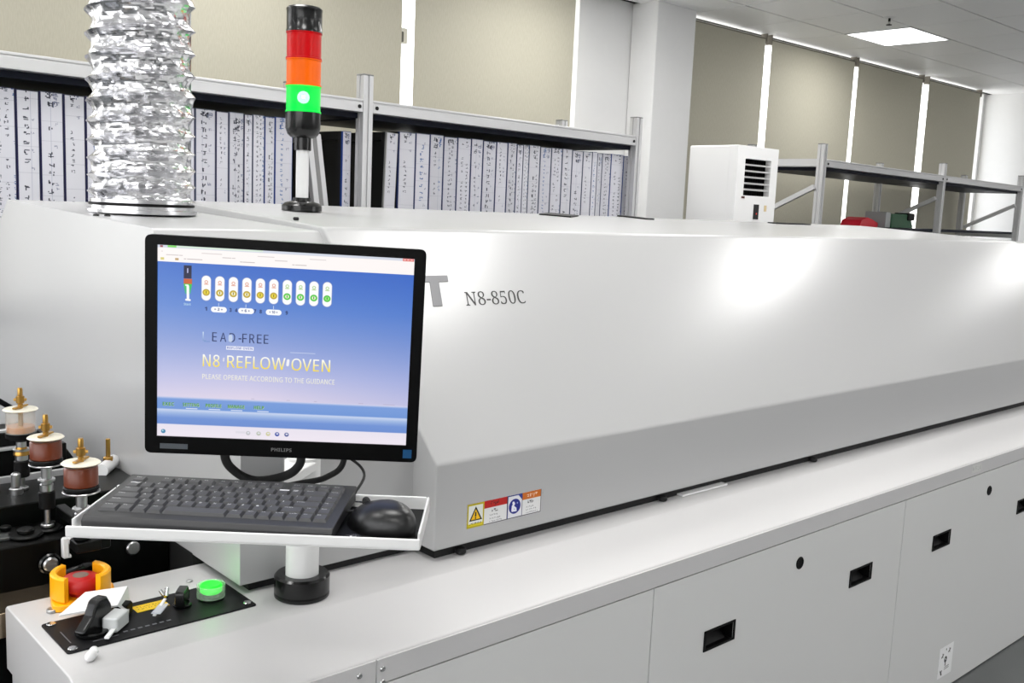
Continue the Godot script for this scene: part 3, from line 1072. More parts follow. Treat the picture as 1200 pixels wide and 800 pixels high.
	part("guard_card", m, M.white, t, true, "folded white plastic card over the switch")
	# emergency stop with yellow shroud
	var e := Vector3(0.562, 0.805, -1.706)
	m = MB.new()
	m.xf = Transform3D(Basis(Vector3.UP, -0.25), e)
	m.prism(rrect(0.104, 0.09, 0.016, 5), 0.012, Transform3D(Basis(Vector3.RIGHT, -PI / 2), Vector3(0.004, 0, 0)), 0.002)
	m.ring(Vector3(0, 0.012, 0), 0.037, 0.049, 0.044, PI - 0.95, PI + 0.95, 22, 0.003)
	m.ring(Vector3(0, 0.012, 0), 0.037, 0.049, 0.044, -0.95, 0.95, 22, 0.003)
	var es := part("emergency_stop", m, M.yellow, t, true, "emergency stop with red button in yellow shroud")
	m = MB.new()
	m.cyl(e + Vector3(0, 0.012, 0), 0.018, 0.014, 0.0, 24)
	m.lathe([Vector2(0, 0.022), Vector2(0.029, 0.022), Vector2(0.032, 0.026), Vector2(0.0315, 0.038), Vector2(0.027, 0.044), Vector2(0.013, 0.046), Vector2(0, 0.046)], e, 32)
	part("red_button", m, M.red, es)
	m = MB.new()
	m.cyl(e + Vector3(0, 0.0455, 0), 0.013, 0.0015, 0.0004, 24)
	part("button_centre", m, mat(Color(0.5, 0.42, 0.38), 0.5), es)
	for q in [[0.507, -1.684, 0.006], [0.747, -1.679, 0.003]]:
		m = MB.new()
		m.cyl(Vector3(q[0], 0.805, q[1]), 0.009 if q[2] > 0.004 else 0.006, q[2], 0.001, 14)
		part("screw", m, M.steel, t)
	# small white foam plug lying on the counter
	m = MB.new()
	m.xf = Transform3D(Basis(Vector3.UP, 0.7), Vector3(0.497, 0.805, -1.468))
	m.blob(Vector3(0, 0.008, 0), Vector3(0.013, 0.008, 0.008))
	m.blob(Vector3(0.008, 0.012, 0), Vector3(0.007, 0.007, 0.007))
	single("foam_plug", m, M.white, "tiny white plug lying on the counter in front of the black control plate", "plug", Vector3(0.497, 0.805, -1.468))

# ------------------------------------------------------------------ conveyor inlet at the left end
func conveyor() -> void:
	var t := thing("inlet_conveyor", "black metal conveyor inlet with rails and fittings left of the oven", "conveyor", Vector3(0.5, 0, -2.05))
	var dark := mat(Color(0.018, 0.021, 0.019), 0.42, 0.0, 0.3)
	var m := MB.new()
	m.box(Vector3(0.12, 0.0, -2.75), Vector3(0.785, 0.74, -1.79), 0.004)
	part("frame", m, dark, t)
	m = MB.new()
	m.box(Vector3(0.1, 0.74, -1.885), Vector3(0.57, 0.786, -1.77), 0.002)
	part("steel_ledge", m, mat(Color(0.62, 0.56, 0.48), 0.25, 0.9), t)
	m = MB.new()
	m.box(Vector3(0.12, 0.74, -2.0), Vector3(0.787, 0.87, -1.862), 0.004)
	part("front_rail", m, mat(Color(0.015, 0.017, 0.016), 0.45, 0.0, 0.25), t)
	m = MB.new()
	m.box(Vector3(0.12, 0.74, -2.14), Vector3(0.787, 0.912, -1.975), 0.003)
	part("inner_rail", m, mat(Color(0.028, 0.034, 0.03), 0.4, 0.0, 0.3), t)
	m = MB.new()
	m.box(Vector3(0.12, 0.905, -2.145), Vector3(0.72, 0.925, -2.135), 0.001)
	part("rail_strip", m, M.alu, t)
	m = MB.new()
	along_x(m, PackedVector2Array([Vector2(-2.42, 0.74), Vector2(-2.42, 0.95), Vector2(-2.36, 0.965), Vector2(-2.2, 0.965), Vector2(-2.2, 0.74)]), 0.12, 0.70, 0.002)
	part("back_rail", m, dark, t)
	m = MB.new()
	m.prism(PackedVector2Array([Vector2(0.12, 0.74), Vector2(0.735, 0.74), Vector2(0.735, 0.90), Vector2(0.70, 0.955), Vector2(0.64, 1.0), Vector2(0.12, 1.0)]), 0.09, Transform3D(Basis(), Vector3(0, 0, -2.3)), 0.003)
	part("guard_plate", m, M.black, t)
	m = MB.new()
	m.bar(Vector3(0.2, 1.002, -2.22), Vector3(0.63, 1.002, -2.22), 0.014, 0.006, 0.001)
	m.bar(Vector3(0.2, 0.968, -2.2), Vector3(0.6, 0.968, -2.2), 0.014, 0.006, 0.001)
	part("slide_bar", m, M.alu, t)
	m = MB.new()
	m.box(Vector3(0.2, 0.74, -2.7), Vector3(0.63, 1.02, -2.45), 0.006)
	part("motor_box", m, mat(Color(0.62, 0.63, 0.66), 0.3, 0.6), t)
	m = MB.new()
	m.bar(Vector3(0.52, 1.105, -2.42), Vector3(0.66, 1.0, -2.42), 0.03, 0.012, 0.002)
	part("cover_arm", m, M.black, t)
	# fittings on the rails
	m = MB.new()
	m.xf = Transform3D(Basis(Vector3.RIGHT, PI / 2), Vector3(0.712, 0.824, -1.862))
	m.cyl(Vector3.ZERO, 0.0135, 0.008, 0.002, 24)
	m.cyl(Vector3(0, 0.008, 0), 0.003, 0.0006, 0, 6)
	part("bolt", m, M.steel, t, true, "round steel bolt under the keyboard tray")
	m = MB.new()
	m.xf = Transform3D(Basis(Vector3.RIGHT, PI / 2), Vector3(0.556, 0.828, -1.862))
	m.ring(Vector3.ZERO, 0.014, 0.02, 0.014, 0, TAU, 28, 0.003)
	var kn := part("knob", m, M.gloss, t, true, "round black knob with steel core")
	m = MB.new()
	m.xf = Transform3D(Basis(Vector3.RIGHT, PI / 2), Vector3(0.556, 0.828, -1.862))
	m.cyl(Vector3.ZERO, 0.0135, 0.018, 0.003, 20)
	m.box(Vector3(-0.009, 0.017, -0.0015), Vector3(0.009, 0.019, 0.0015))
	part("knob_core", m, M.steel, kn)
	m = MB.new()
	m.tube(smooth_path([Vector3(0.562, 0.806, -1.853), Vector3(0.582, 0.806, -1.845), Vector3(0.61, 0.812, -1.843), Vector3(0.634, 0.81, -1.853)]), 0.009, 12)
	part("lever", m, M.gloss, t)
	m = MB.new()
	m.box(Vector3(0.578, 0.832, -1.8615), Vector3(0.590, 0.872, -1.848), 0.003)
	m.box(Vector3(0.588, 0.858, -1.8615), Vector3(0.598, 0.872, -1.848), 0.003)
	m.box(Vector3(0.586, 0.832, -1.8615), Vector3(0.594, 0.838, -1.85), 0.001)
	part("white_clip", m, M.white, t, true, "small white plastic clip")
	for q in [[0.53, -1.905, 0.03], [0.575, -1.92, 0.026], [0.505, -1.94, 0.02]]:
		m = MB.new()
		m.cyl(Vector3(q[0], 0.87, q[1]), q[2], 0.008, 0.003, 24)
		m.cyl(Vector3(q[0], 0.878, q[1]), q[2] * 0.5, 0.008, 0.002, 18)
		part("round_mount", m, dark, t)
	m = MB.new()
	m.box(Vector3(0.47, 0.87, -1.95), Vector3(0.51, 0.876, -1.9), 0.001)
	m.box(Vector3(0.47, 0.876, -1.95), Vector3(0.476, 0.9, -1.9), 0.001)
	part("bracket", m, mat(Color(0.45, 0.46, 0.46), 0.35, 0.8), t)
	for q in [[0.555, 0.905, -2.05], [0.46, 0.91, -2.06]]:
		m = MB.new()
		m.cyl(Vector3(q[0], q[1], q[2]), 0.014, 0.02, 0.002, 6)
		m.cyl(Vector3(q[0], q[1] + 0.02, q[2]), 0.009, 0.03, 0.003, 16)
		part("fitting", m, M.steel, t)
	m = MB.new()
	m.box(Vector3(0.597, 0.888, -1.95), Vector3(0.617, 0.908, -1.71), 0.003)
	m.box(Vector3(0.556, 0.888, -1.745), Vector3(0.6, 0.908, -1.708), 0.003)
	m.box(Vector3(0.597, 0.869, -1.95), Vector3(0.617, 0.89, -1.92))
	part("oiler_arm", m, dark, t)
	# white hose end with brass nipple on the oven wall
	m = MB.new()
	m.tube([Vector3(0.783, 0.924, -2.15), Vector3(0.735, 0.922, -2.09)], 0.014, 16)
	part("hose_end", m, M.white, t, true, "short white hose end")
	m = MB.new()
	m.cyl(Vector3(0.762, 0.932, -2.125), 0.005, 0.05, 0.001, 12)
	m.cyl(Vector3(0.762, 0.93, -2.125), 0.011, 0.012, 0.002, 6)
	part("nipple", m, M.brass, t)
	# drip oilers
	var list := [
		[Vector3(0.572, 1.055, -2.07), true, "brass drip oiler with clear cup, leftmost of the three beside the oven"],
		[Vector3(0.572, 1.030, -1.915), false, "brass topped drip oiler with brown cup, middle one of three"],
		[Vector3(0.572, 1.024, -1.725), false, "brass topped drip oiler with brown cup, nearest the keyboard tray"]]
	var disc := mat(Color(0.95, 0.93, 0.86, 0.75), 0.3)
	disc.transparency = BaseMaterial3D.TRANSPARENCY_ALPHA
	var cup := mat(Color(0.95, 0.93, 0.88, 0.15), 0.05)
	cup.transparency = BaseMaterial3D.TRANSPARENCY_ALPHA
	for l in list:
		var c: Vector3 = l[0]
		var o := thing("drip_oiler", l[2], "oiler", Vector3(c.x, 0.875, c.z), "drip oilers on the conveyor")
		m = MB.new()
		m.lathe([Vector2(0, 0.066), Vector2(0.004, 0.066), Vector2(0.005, 0.062), Vector2(0.005, 0.05), Vector2(0.008, 0.049), Vector2(0.008, 0.036), Vector2(0.005, 0.034), Vector2(0.005, 0.018), Vector2(0.009, 0.017), Vector2(0, 0.017)].map(func(p): return p), c, 16)
		m.xf = Transform3D(Basis(Vector3.UP, 0.75), c)
		m.box(Vector3(-0.022, 0.026, -0.004), Vector3(0.022, 0.0295, 0.004), 0.001)
		m.tube([Vector3(-0.004, 0.042, -0.011), Vector3(0.004, 0.042, 0.011)], 0.003, 8)
		part("needle_valve", m, M.brass, o)
		m = MB.new()
		m.lathe([Vector2(0.0, 0.0195), Vector2(0.030, 0.0205), Vector2(0.0325, 0.0225), Vector2(0.030, 0.0245), Vector2(0.0, 0.0245)], c, 36)
		part("lid_disc", m, disc, o)
		m = MB.new()
		if l[1]:
			m.lathe([Vector2(0.028, 0.019), Vector2(0.028, -0.024), Vector2(0.0265, -0.024), Vector2(0.0265, 0.019)], c, 32)
			part("glass_cup", m, cup, o)
			m = MB.new()
			m.cyl(c + Vector3(0, -0.023, 0), 0.026, 0.012, 0.001, 28)
			part("oil", m, mat(Color(0.75, 0.45, 0.08), 0.15), o)
			m = MB.new()
			m.cyl(c + Vector3(0, -0.02, 0), 0.0045, 0.04, 0.0, 12)
			part("sight_rod", m, M.brass, o)
			m = MB.new()
			m.lathe([Vector2(0.0, -0.024), Vector2(0.029, -0.024), Vector2(0.028, -0.034), Vector2(0.012, -0.042), Vector2(0, -0.042)], c, 28)
			part("cup_base", m, M.black, o)
			m = MB.new()
			m.lathe([Vector2(0.01, -0.04), Vector2(0.008, -0.05), Vector2(0.015, -0.066), Vector2(0.015, -0.07), Vector2(0, -0.07)], c, 20)
			part("neck", m, M.brass, o)
		else:
			m.lathe([Vector2(0, 0.0165), Vector2(0.026, 0.0165), Vector2(0.028, 0.014), Vector2(0.028, -0.016), Vector2(0.025, -0.019), Vector2(0, -0.019)], c, 32)
			part("brown_cup", m, M.brown, o)
			m = MB.new()
			m.cyl(c + Vector3(0, -0.026, 0), 0.0295, 0.008, 0.002, 32)
			part("rubber_ring", m, M.black, o)
			m = MB.new()
			m.cyl(c + Vector3(0, -0.030, 0), 0.031, 0.003, 0.001, 32)
			part("washer", m, M.steel, o)
		m = MB.new()
		m.cyl(c + Vector3(0, -0.068, 0), 0.0095, 0.04, 0.001, 20)
		m.cyl(c + Vector3(0, -0.062, 0), 0.0155, 0.005, 0.001, 24)
		m.cyl(c + Vector3(0, -0.082, 0), 0.012, 0.016, 0.002, 20)
		part("stem", m, M.steel, o)
		m = MB.new()
		m.cyl(c + Vector3(0, -0.115, 0), 0.0145, 0.034, 0.002, 20)
		part("coupling", m, M.black, o)
		m = MB.new()
		var foot := 0.913 if c.z < -1.975 else 0.879
		if c.z < -1.8:
			m.cyl(Vector3(c.x, foot, c.z), 0.0055, c.y - 0.112 - foot, 0.0, 14)
			m.cyl(Vector3(c.x, foot, c.z), 0.012, 0.006, 0.001, 18)
			part("pin", m, M.steel, o)

# ------------------------------------------------------------------ stand, tray
func tray_frame() -> Transform3D:
	# x runs along the front edge to the right, z towards the user, origin at the middle of the front edge
	var yaw := deg_to_rad(-41.5)
	var x := Vector3(cos(yaw), 0, -sin(yaw))
	return Transform3D(Basis(x, Vector3.UP, x.cross(Vector3.UP)), Vector3(0.598, 1.058, -1.176))

func monitor_stand() -> void:
	var p := Vector3(0.882, 0.805, -1.505)
	var t := thing("monitor_stand", "white pole stand with black base collar carrying keyboard tray and monitor", "stand", p)
	var m := MB.new()
	m.cyl(p, 0.0495, 0.012, 0.002, 40)
	m.lathe([Vector2(0.0495, 0.006), Vector2(0.0495, 0.038), Vector2(0.046, 0.042), Vector2(0.031, 0.042)], p, 40)
	part("base_collar", m, M.gloss, t, true, "black round collar")
	m = MB.new()
	m.cyl(p + Vector3(0, 0.01, 0), 0.0295, 0.25, 0.002, 36)
	part("pole", m, M.tray, t)
	var f := tray_frame()
	# arm between the pole, the neck and the tray
	m = MB.new()
	var nk := Vector3(0.765, 1.04, -1.44)
	m.bar(p + Vector3(0, 0.245, 0), nk, 0.06, 0.02, 0.004)
	m.bar(nk + Vector3(0.01, 0.0, -0.01), f * Vector3(0.02, -0.022, -0.08), 0.06, 0.012, 0.003)
	part("arm", m, M.tray, t)
	# neck plate up to the monitor
	m = MB.new()
	m.xf = Transform3D(Basis(Vector3.UP, deg_to_rad(-37.7)), Vector3(0.765, 0, -1.44))
	m.box(Vector3(-0.036, 1.03, -0.012), Vector3(0.036, 1.36, 0.0), 0.003)
	m.box(Vector3(-0.05, 1.235, 0.0), Vector3(0.05, 1.335, 0.0585), 0.004)
	part("neck", m, mat(Color(0.66, 0.66, 0.66), 0.4), t)
	# keyboard tray
	var w := 0.476; var d := 0.172
	m = MB.new()
	m.xf = f
	m.prism(rrect(w, d, 0.012, 5, Vector2(0, d / 2)), 0.004, Transform3D(Basis(Vector3.RIGHT, -PI / 2), Vector3(0, -0.004, 0)), 0.001)
	var lip := 0.012
	m.box(Vector3(-w / 2, -0.004, -0.004), Vector3(w / 2, lip, 0.0), 0.0018)
	m.box(Vector3(-w / 2 + 0.004, -0.004, -d), Vector3(w / 2 - 0.004, 0.02, -d + 0.004), 0.0018)
	m.box(Vector3(w / 2 - 0.004, -0.004, -d), Vector3(w / 2, 0.02, -0.003), 0.0018)
	m.box(Vector3(-w / 2, -0.004, -d), Vector3(-w / 2 + 0.004, 0.016, -0.02), 0.0018)
	part("tray", m, M.tray, t, true, "white keyboard tray with raised rim")
	m = MB.new()
	m.xf = f
	m.box(Vector3(0.088, 0.0002, -0.165), Vector3(w / 2 - 0.006, 0.002, -0.008), 0.0005)
	part("mat", m, M.black, t, true, "black mat under the mouse")
	m = MB.new()
	m.xf = f
	m.cyl(Vector3(0.145, 0.002, -0.02), 0.014, 0.003, 0.001, 20)
	m.cyl(Vector3(0.145, 0.005, -0.02), 0.006, 0.003, 0.001, 14)
	part("tray_screw", m, M.chrome, t)

# ------------------------------------------------------------------ monitor
func monitor() -> void:
	var x := Vector3(0.797, -0.018, 0.604).normalized()
	var yv := Vector3(-0.022, 0.998, 0.028).normalized()
	var z := x.cross(yv).normalized()
	yv = z.cross(x)
	var c := Vector3(0.7430, 1.2875, -1.325)
	var b := Basis(x, yv, z)
	var t := thing("monitor", "black flat screen monitor showing a blue oven control menu", "monitor", c - yv * 0.168, "", b)
	t.transform = Transform3D(b, c)
	var W := 0.411; var H := 0.331; var sw := 0.376; var sh := 0.290
	var sc := Vector2(0.0, 0.006)
	# bezel ring in four bars with rounded outer corners
	var m := MB.new()
	var outer := rrect(W, H, 0.010, 6)
	var l := sc.x - sw / 2; var r := sc.x + sw / 2; var bo := sc.y - sh / 2; var to := sc.y + sh / 2
	ring_plate(m, outer, Rect2(l, bo, sw, sh), 0.0, 0.012)
	part("bezel", m, M.bezel, t, false, "black bezel")
	m = MB.new()
	m.prism(rrect(W - 0.004, H - 0.004, 0.010, 6), 0.018, Transform3D(Basis(), Vector3(0, 0, -0.0185)), 0.003)
	m.prism(rrect(W - 0.08, H - 0.08, 0.02, 6), 0.03, Transform3D(Basis(), Vector3(0, 0, -0.045)), 0.008)
	part("back_shell", m, M.bezel, t, false)
	# screen
	m = MB.new()
	var zs := 0.009
	m.quad(Vector3(l, to, zs), Vector3(r, to, zs), Vector3(r, bo, zs), Vector3(l, bo, zs), Vector3.BACK)
	var sm := mat(Color(0.02, 0.02, 0.02), 0.3)
	var tex := ImageTexture.create_from_image(screen_image())
	sm.emission_enabled = true
	sm.emission_operator = BaseMaterial3D.EMISSION_OP_MULTIPLY
	sm.emission = Color.WHITE
	sm.emission_texture = tex
	sm.emission_energy_multiplier = 0.66
	part("screen", m, sm, t, false, "lit screen with blue gradient and white text")
	var a := AreaLight3D.new()
	a.name = "screen_glow"
	a.area_size = Vector2(sw, sh); a.light_color = Color(0.7, 0.75, 1.0); a.light_energy = 0.003; a.area_range = 20.0; a.area_attenuation = 2.0
	a.shadow_enabled = true
	t.add_child(a)
	a.position = Vector3(sc.x, sc.y, 0.016)
	a.rotation_degrees = Vector3(0, 180, 0)
	# prints on the bezel
	m = MB.new()
	m.text("PHILIPS", font("Droid Sans", 700), Transform3D(Basis(), Vector3(-0.017, -0.1560, 0.0125)), 0.0055, 0.031)
	part("logo", m, mat(Color(0.42, 0.42, 0.42), 0.4), t, false)
	m = MB.new()
	m.box(Vector3(-0.183, -0.1580, 0.0118), Vector3(-0.142, -0.1500, 0.0124))
	part("bezel_sticker", m, mat(Color(0.3, 0.32, 0.34), 0.3), t, false, "grey sticker")
	m = MB.new()
	m.box(Vector3(0.184, -0.1590, 0.0118), Vector3(0.1975, -0.1455, 0.0124))
	part("bezel_sticker", m, mat(Color(0.07, 0.28, 0.45), 0.3), t, false, "small blue sticker")

func ring_plate(m: MB, outer: PackedVector2Array, hole: Rect2, z0: float, z1: float) -> void:
	# plate with a rectangular hole: cut into left, right, bottom, top pieces by clipping
	var big := 2.0
	var cuts := [
		Rect2(-big, -big, big + hole.position.x, 2 * big), Rect2(hole.end.x, -big, big, 2 * big),
		Rect2(hole.position.x, -big, hole.size.x, big + hole.position.y), Rect2(hole.position.x, hole.end.y, hole.size.x, big)]
	for c in cuts:
		var q := PackedVector2Array([c.position, Vector2(c.end.x, c.position.y), c.end, Vector2(c.position.x, c.end.y)])
		for p in Geometry2D.intersect_polygons(outer, q):
			var ix := Geometry2D.triangulate_polygon(p)
			for i in range(0, ix.size(), 3):
				m.tri(Vector3(p[ix[i]].x, p[ix[i]].y, z1), Vector3(p[ix[i + 1]].x, p[ix[i + 1]].y, z1), Vector3(p[ix[i + 2]].x, p[ix[i + 2]].y, z1), Vector3.BACK, Vector3.BACK, Vector3.BACK)
				m.tri(Vector3(p[ix[i]].x, p[ix[i]].y, z0), Vector3(p[ix[i + 1]].x, p[ix[i + 1]].y, z0), Vector3(p[ix[i + 2]].x, p[ix[i + 2]].y, z0), Vector3.FORWARD, Vector3.FORWARD, Vector3.FORWARD)
	for i in outer.size():
		var a := outer[i]; var b := outer[(i + 1) % outer.size()]
		var e := b - a
		var nn := Vector3(e.y, -e.x, 0)
		if nn.dot(Vector3(a.x, a.y, 0)) < 0: nn = -nn
		nn = nn.normalized()
		m.quad(Vector3(a.x, a.y, z0), Vector3(b.x, b.y, z0), Vector3(b.x, b.y, z1), Vector3(a.x, a.y, z1), nn)
	var h := [hole.position, Vector2(hole.end.x, hole.position.y), hole.end, Vector2(hole.position.x, hole.end.y)]
	var hn := [Vector3.UP, Vector3.LEFT, Vector3.DOWN, Vector3.RIGHT]
	for i in 4:
		var a: Vector2 = h[i]; var b: Vector2 = h[(i + 1) % 4]
		m.quad(Vector3(a.x, a.y, z0), Vector3(b.x, b.y, z0), Vector3(b.x, b.y, z1), Vector3(a.x, a.y, z1), hn[i])

func screen_image() -> Image:
	var W := 900; var H := 720
	var img := Image.create(W, H, false, Image.FORMAT_RGBA8)
	var stops := [[0.085, Color8(52, 102, 196)], [0.3, Color8(92, 132, 208)], [0.48, Color8(140, 160, 215)], [0.66, Color8(190, 192, 228)], [0.785, Color8(222, 212, 232)], [0.79, Color8(190, 200, 232)], [0.80, Color8(120, 156, 218)], [0.85, Color8(112, 150, 214)], [0.856, Color8(200, 212, 238)], [0.872, Color8(160, 184, 226)], [0.90, Color8(112, 146, 212)], [0.932, Color8(108, 142, 208)], [0.936, Color8(232, 226, 238)], [1.0, Color8(238, 230, 240)]]
	for y in H:
		var v := float(y) / H
		var c: Color = stops[0][1]
		for k in stops.size() - 1:
			if v >= stops[k][0]:
				c = stops[k][1].lerp(stops[k + 1][1], clampf((v - stops[k][0]) / (stops[k + 1][0] - stops[k][0]), 0, 1))
		if v < 0.785 and v > 0.085:
			# the gradient is paler on the left
			for x in range(0, W, 6):
				var uu := float(x) / W
				var k := (uu - 0.35) * 0.24
				var cc := c.lerp(Color8(30, 82, 186), k) if k > 0 else c.lerp(Color8(190, 200, 235), -k * 1.6)
				img.fill_rect(Rect2i(x, y, 6, 1), cc)
		else:
			img.fill_rect(Rect2i(0, y, W, 1), c)
	# browser bars
	fill(img, 0, 0, W, 61, Color8(250, 244, 242))
	fill(img, 0, 0, W, 9, Color8(208, 214, 228))
	fill(img, 0, 9, W, 2, Color8(228, 226, 232))
	fill(img, 34, 1, 30, 7, Color8(120, 215, 90))
	fill(img, 64, 1, 300, 6, Color8(214, 232, 216))
	fill(img, 8, 2, 10, 7, Color8(150, 70, 80))
	fill(img, 858, 1, 40, 10, Color8(222, 110, 104))
	for k in 3:
		fill(img, 862 + k * 12, 4, 7, 3, Color8(250, 225, 220))
	fill(img, 10, 46, 12, 9, Color8(215, 205, 120))
	for k in 40:
		var x := 12 + (k * 61) % 560
		fill(img, x, 22 + (k % 3) * 12, 6 + (k * 7) % 22, 3, Color8(214, 206, 206).darkened(0.05 * (k % 3)))
	fill(img, 60, 46, 12, 8, Color8(190, 160, 110))
	var P := func(u: float, v: float) -> Vector2: return Vector2(u * W, v * H)
	var navy := Color8(24, 38, 84); var white := Color8(252, 252, 252)
	# little tower lamp
	fill(img, 0.100 * W, 0.098 * H, 0.030 * W, 0.066 * H, Color8(20, 22, 60))
	fill(img, 0.100 * W, 0.166 * H, 0.032 * W, 0.028 * H, Color8(200, 95, 40))
	for y in range(int(0.194 * H), int(0.245 * H)):
		var k: float = (y / float(H) - 0.194) / 0.051
		fill(img, 0.100 * W + k * 5, y, 0.032 * W - k * 10, 1, Color8(50, 200, 70).lerp(Color8(80, 150, 200), k * 0.7))
	stroke(img, P.call(0.116, 0.205), P.call(0.117, 0.268), 4.5, white)
	stroke(img, P.call(0.108, 0.2), P.call(0.116, 0.2), 2.5, white)
	stroke(img, P.call(0.110, 0.275), P.call(0.124, 0.276), 3.5, white)
	stroke(img, P.call(0.115, 0.115), P.call(0.115, 0.135), 2, Color8(200, 200, 240))
	print_text(img, "Start", font("Droid Sans", 700), Rect2(0.102 * W, 0.293 * H, 24, 9), Color8(190, 220, 235), Color8(190, 220, 235))
	# ten zone pills
	for k in 10:
		var u := 0.187 + k * 0.0525
		stroke(img, P.call(u, 0.168), P.call(u, 0.252), 17.5, Color8(150, 160, 200))
		stroke(img, P.call(u, 0.168), P.call(u, 0.252), 15.5, white)
		var hot := k < 6
		var g := Color8(196, 164, 10) if hot else Color8(60, 200, 40)
		stroke(img, P.call(u, 0.232), P.call(u, 0.232), 12.5, g.darkened(0.15))
		stroke(img, P.call(u, 0.232), P.call(u, 0.232), 10.5, g.lightened(0.15))
		stroke(img, P.call(u, 0.232), P.call(u, 0.232), 6.5, Color8(250, 250, 225) if k in [1, 2, 3, 6, 7, 8] else Color8(240, 224, 60) if hot else Color8(170, 240, 140))
		stroke(img, P.call(u, 0.227), P.call(u, 0.236), 1.8, g.darkened(0.35))
		var s := Color8(222, 160, 140) if hot else Color8(170, 205, 140)
		stroke(img, P.call(u, 0.178), P.call(u, 0.178), 6.5, s, 3.5)
		stroke(img, P.call(u - 0.007, 0.190), P.call(u + 0.007, 0.190), 1.6, s)
	var f := font("Droid Sans", 700)
	for q in [[0.187, "1"], [0.283, "3"], [0.305, "4"], [0.378, "7"], [0.400, "8"], [0.503, "9"]]:
		print_text(img, q[1], f, Rect2(q[0] * W - 4, 0.308 * H, 8, 14), navy, navy)
	for q in [[0.236, "+ 2 +"], [0.342, "+ 6 +"], [0.450, "+ 10 +"]]:
		stroke(img, P.call(q[0] - 0.018, 0.318), P.call(q[0] + 0.020, 0.318), 10.5, white)
		stroke(img, P.call(q[0], 0.285), P.call(q[0], 0.300), 1.0, Color8(220, 228, 245))
		print_text(img, q[1], f, Rect2(q[0] * W - 15, 0.310 * H, 30, 10), Color8(70, 80, 130), Color8(70, 80, 130))
	# titles
	var fs := font("Droid Sans", 400)
	var x := 0.176 * W
	print_text(img, "L", fs, Rect2(x, 0.438 * H, 12, 34), Color8(225, 238, 250), Color8(120, 150, 200))
	fill(img, x + 4, 0.485 * H, 22, 4, Color8(120, 150, 205))
	var cx := 0.213
	for q in [["E", 0.018], ["A", 0.024], ["D", 0.022]]:
		print_text(img, q[0], fs, Rect2(cx * W, 0.438 * H, q[1] * W, 34), navy.lightened(0.12), navy)
		cx += q[1] + 0.013
	stroke(img, P.call(0.284, 0.455), P.call(0.284, 0.475), 7, Color8(190, 205, 232))
	fill(img, 0.316 * W, 0.462 * H, 10, 4, navy)
	cx = 0.331
	for q in [["F", 0.018], ["R", 0.021], ["E", 0.018], ["E", 0.018]]:
		print_text(img, q[0], fs, Rect2(cx * W, 0.438 * H, q[1] * W, 34), navy.lightened(0.12), navy)
		cx += q[1] + 0.009
	fill(img, 0.268 * W, 0.506 * H, 0.108 * W, 14, Color8(238, 240, 250))
	print_text(img, "REFLOW OVEN", f, Rect2(0.272 * W, 0.509 * H, 0.100 * W, 9), Color8(120, 130, 190), Color8(120, 130, 190))
	fill(img, 0.52 * W, 0.523 * H, 0.10 * W, 2, Color8(205, 215, 238))
	print_text(img, "N8", fs, Rect2(0.177 * W, 0.556 * H, 0.066 * W, 46), Color8(255, 255, 255), Color8(250, 220, 60))
	print_text(img, "REFLOW", fs, Rect2(0.273 * W, 0.556 * H, 0.230 * W, 46), Color8(255, 255, 255), Color8(250, 220, 60))
	print_text(img, "OVEN", fs, Rect2(0.527 * W, 0.556 * H, 0.154 * W, 46), Color8(255, 255, 255), Color8(250, 220, 60))
	stroke(img, P.call(0.259, 0.572), P.call(0.258, 0.586), 2.5, Color8(222, 222, 232))
	stroke(img, P.call(0.513, 0.568), P.call(0.511, 0.592), 5, Color8(240, 240, 246))
	print_text(img, "PLEASE OPERATE ACCORDING TO THE GUIDANCE", fs, Rect2(0.176 * W, 0.661 * H, 0.525 * W, 19), Color8(250, 248, 228), Color8(246, 240, 206))
	for q in [[0.37, 0.005], [0.51, 0.008], [0.62, 0.006], [0.80, 0.012], [0.9, 0.04]]:
		fill(img, q[0] * W, 0.781 * H, q[1] * W + 6, 2, Color8(178, 172, 198))
	# menu row
	var green := Color8(60, 140, 60)
	for q in [[0.022, 0.045, "EXEC"], [0.100, 0.064, "SETTING"], [0.190, 0.062, "PROFILE"], [0.278, 0.066, "MANAGE"], [0.382, 0.040, "HELP"]]:
		print_text(img, q[2], f, Rect2(q[0] * W + 1, 0.819 * H + 1, q[1] * W, 13), Color8(225, 235, 170), Color8(225, 235, 170))
		print_text(img, q[2], f, Rect2(q[0] * W, 0.819 * H, q[1] * W, 13), green, green)
		if q[0] > 0.05:
			fill(img, (q[0] + 0.012) * W, 0.846 * H, 0.045 * W, 3, Color8(225, 232, 245))
	# task bar icons
	stroke(img, P.call(0.024, 0.975), P.call(0.024, 0.975), 8, Color8(60, 130, 170))
	stroke(img, P.call(0.022, 0.972), P.call(0.022, 0.972), 3, Color8(190, 225, 235))
	for q in [[0.36, Color8(190, 190, 195)], [0.402, Color8(185, 190, 175)], [0.44, Color8(205, 200, 150)], [0.476, Color8(50, 70, 160)], [0.514, Color8(80, 90, 150)]]:
		stroke(img, P.call(q[0], 0.968), P.call(q[0], 0.968), 8, q[1])
		stroke(img, P.call(q[0] - 0.001, 0.966), P.call(q[0] + 0.002, 0.966), 3, Color8(225, 225, 235))
	fill(img, 0.31 * W, 0.96 * H, 34, 8, Color8(222, 218, 228))
	return img

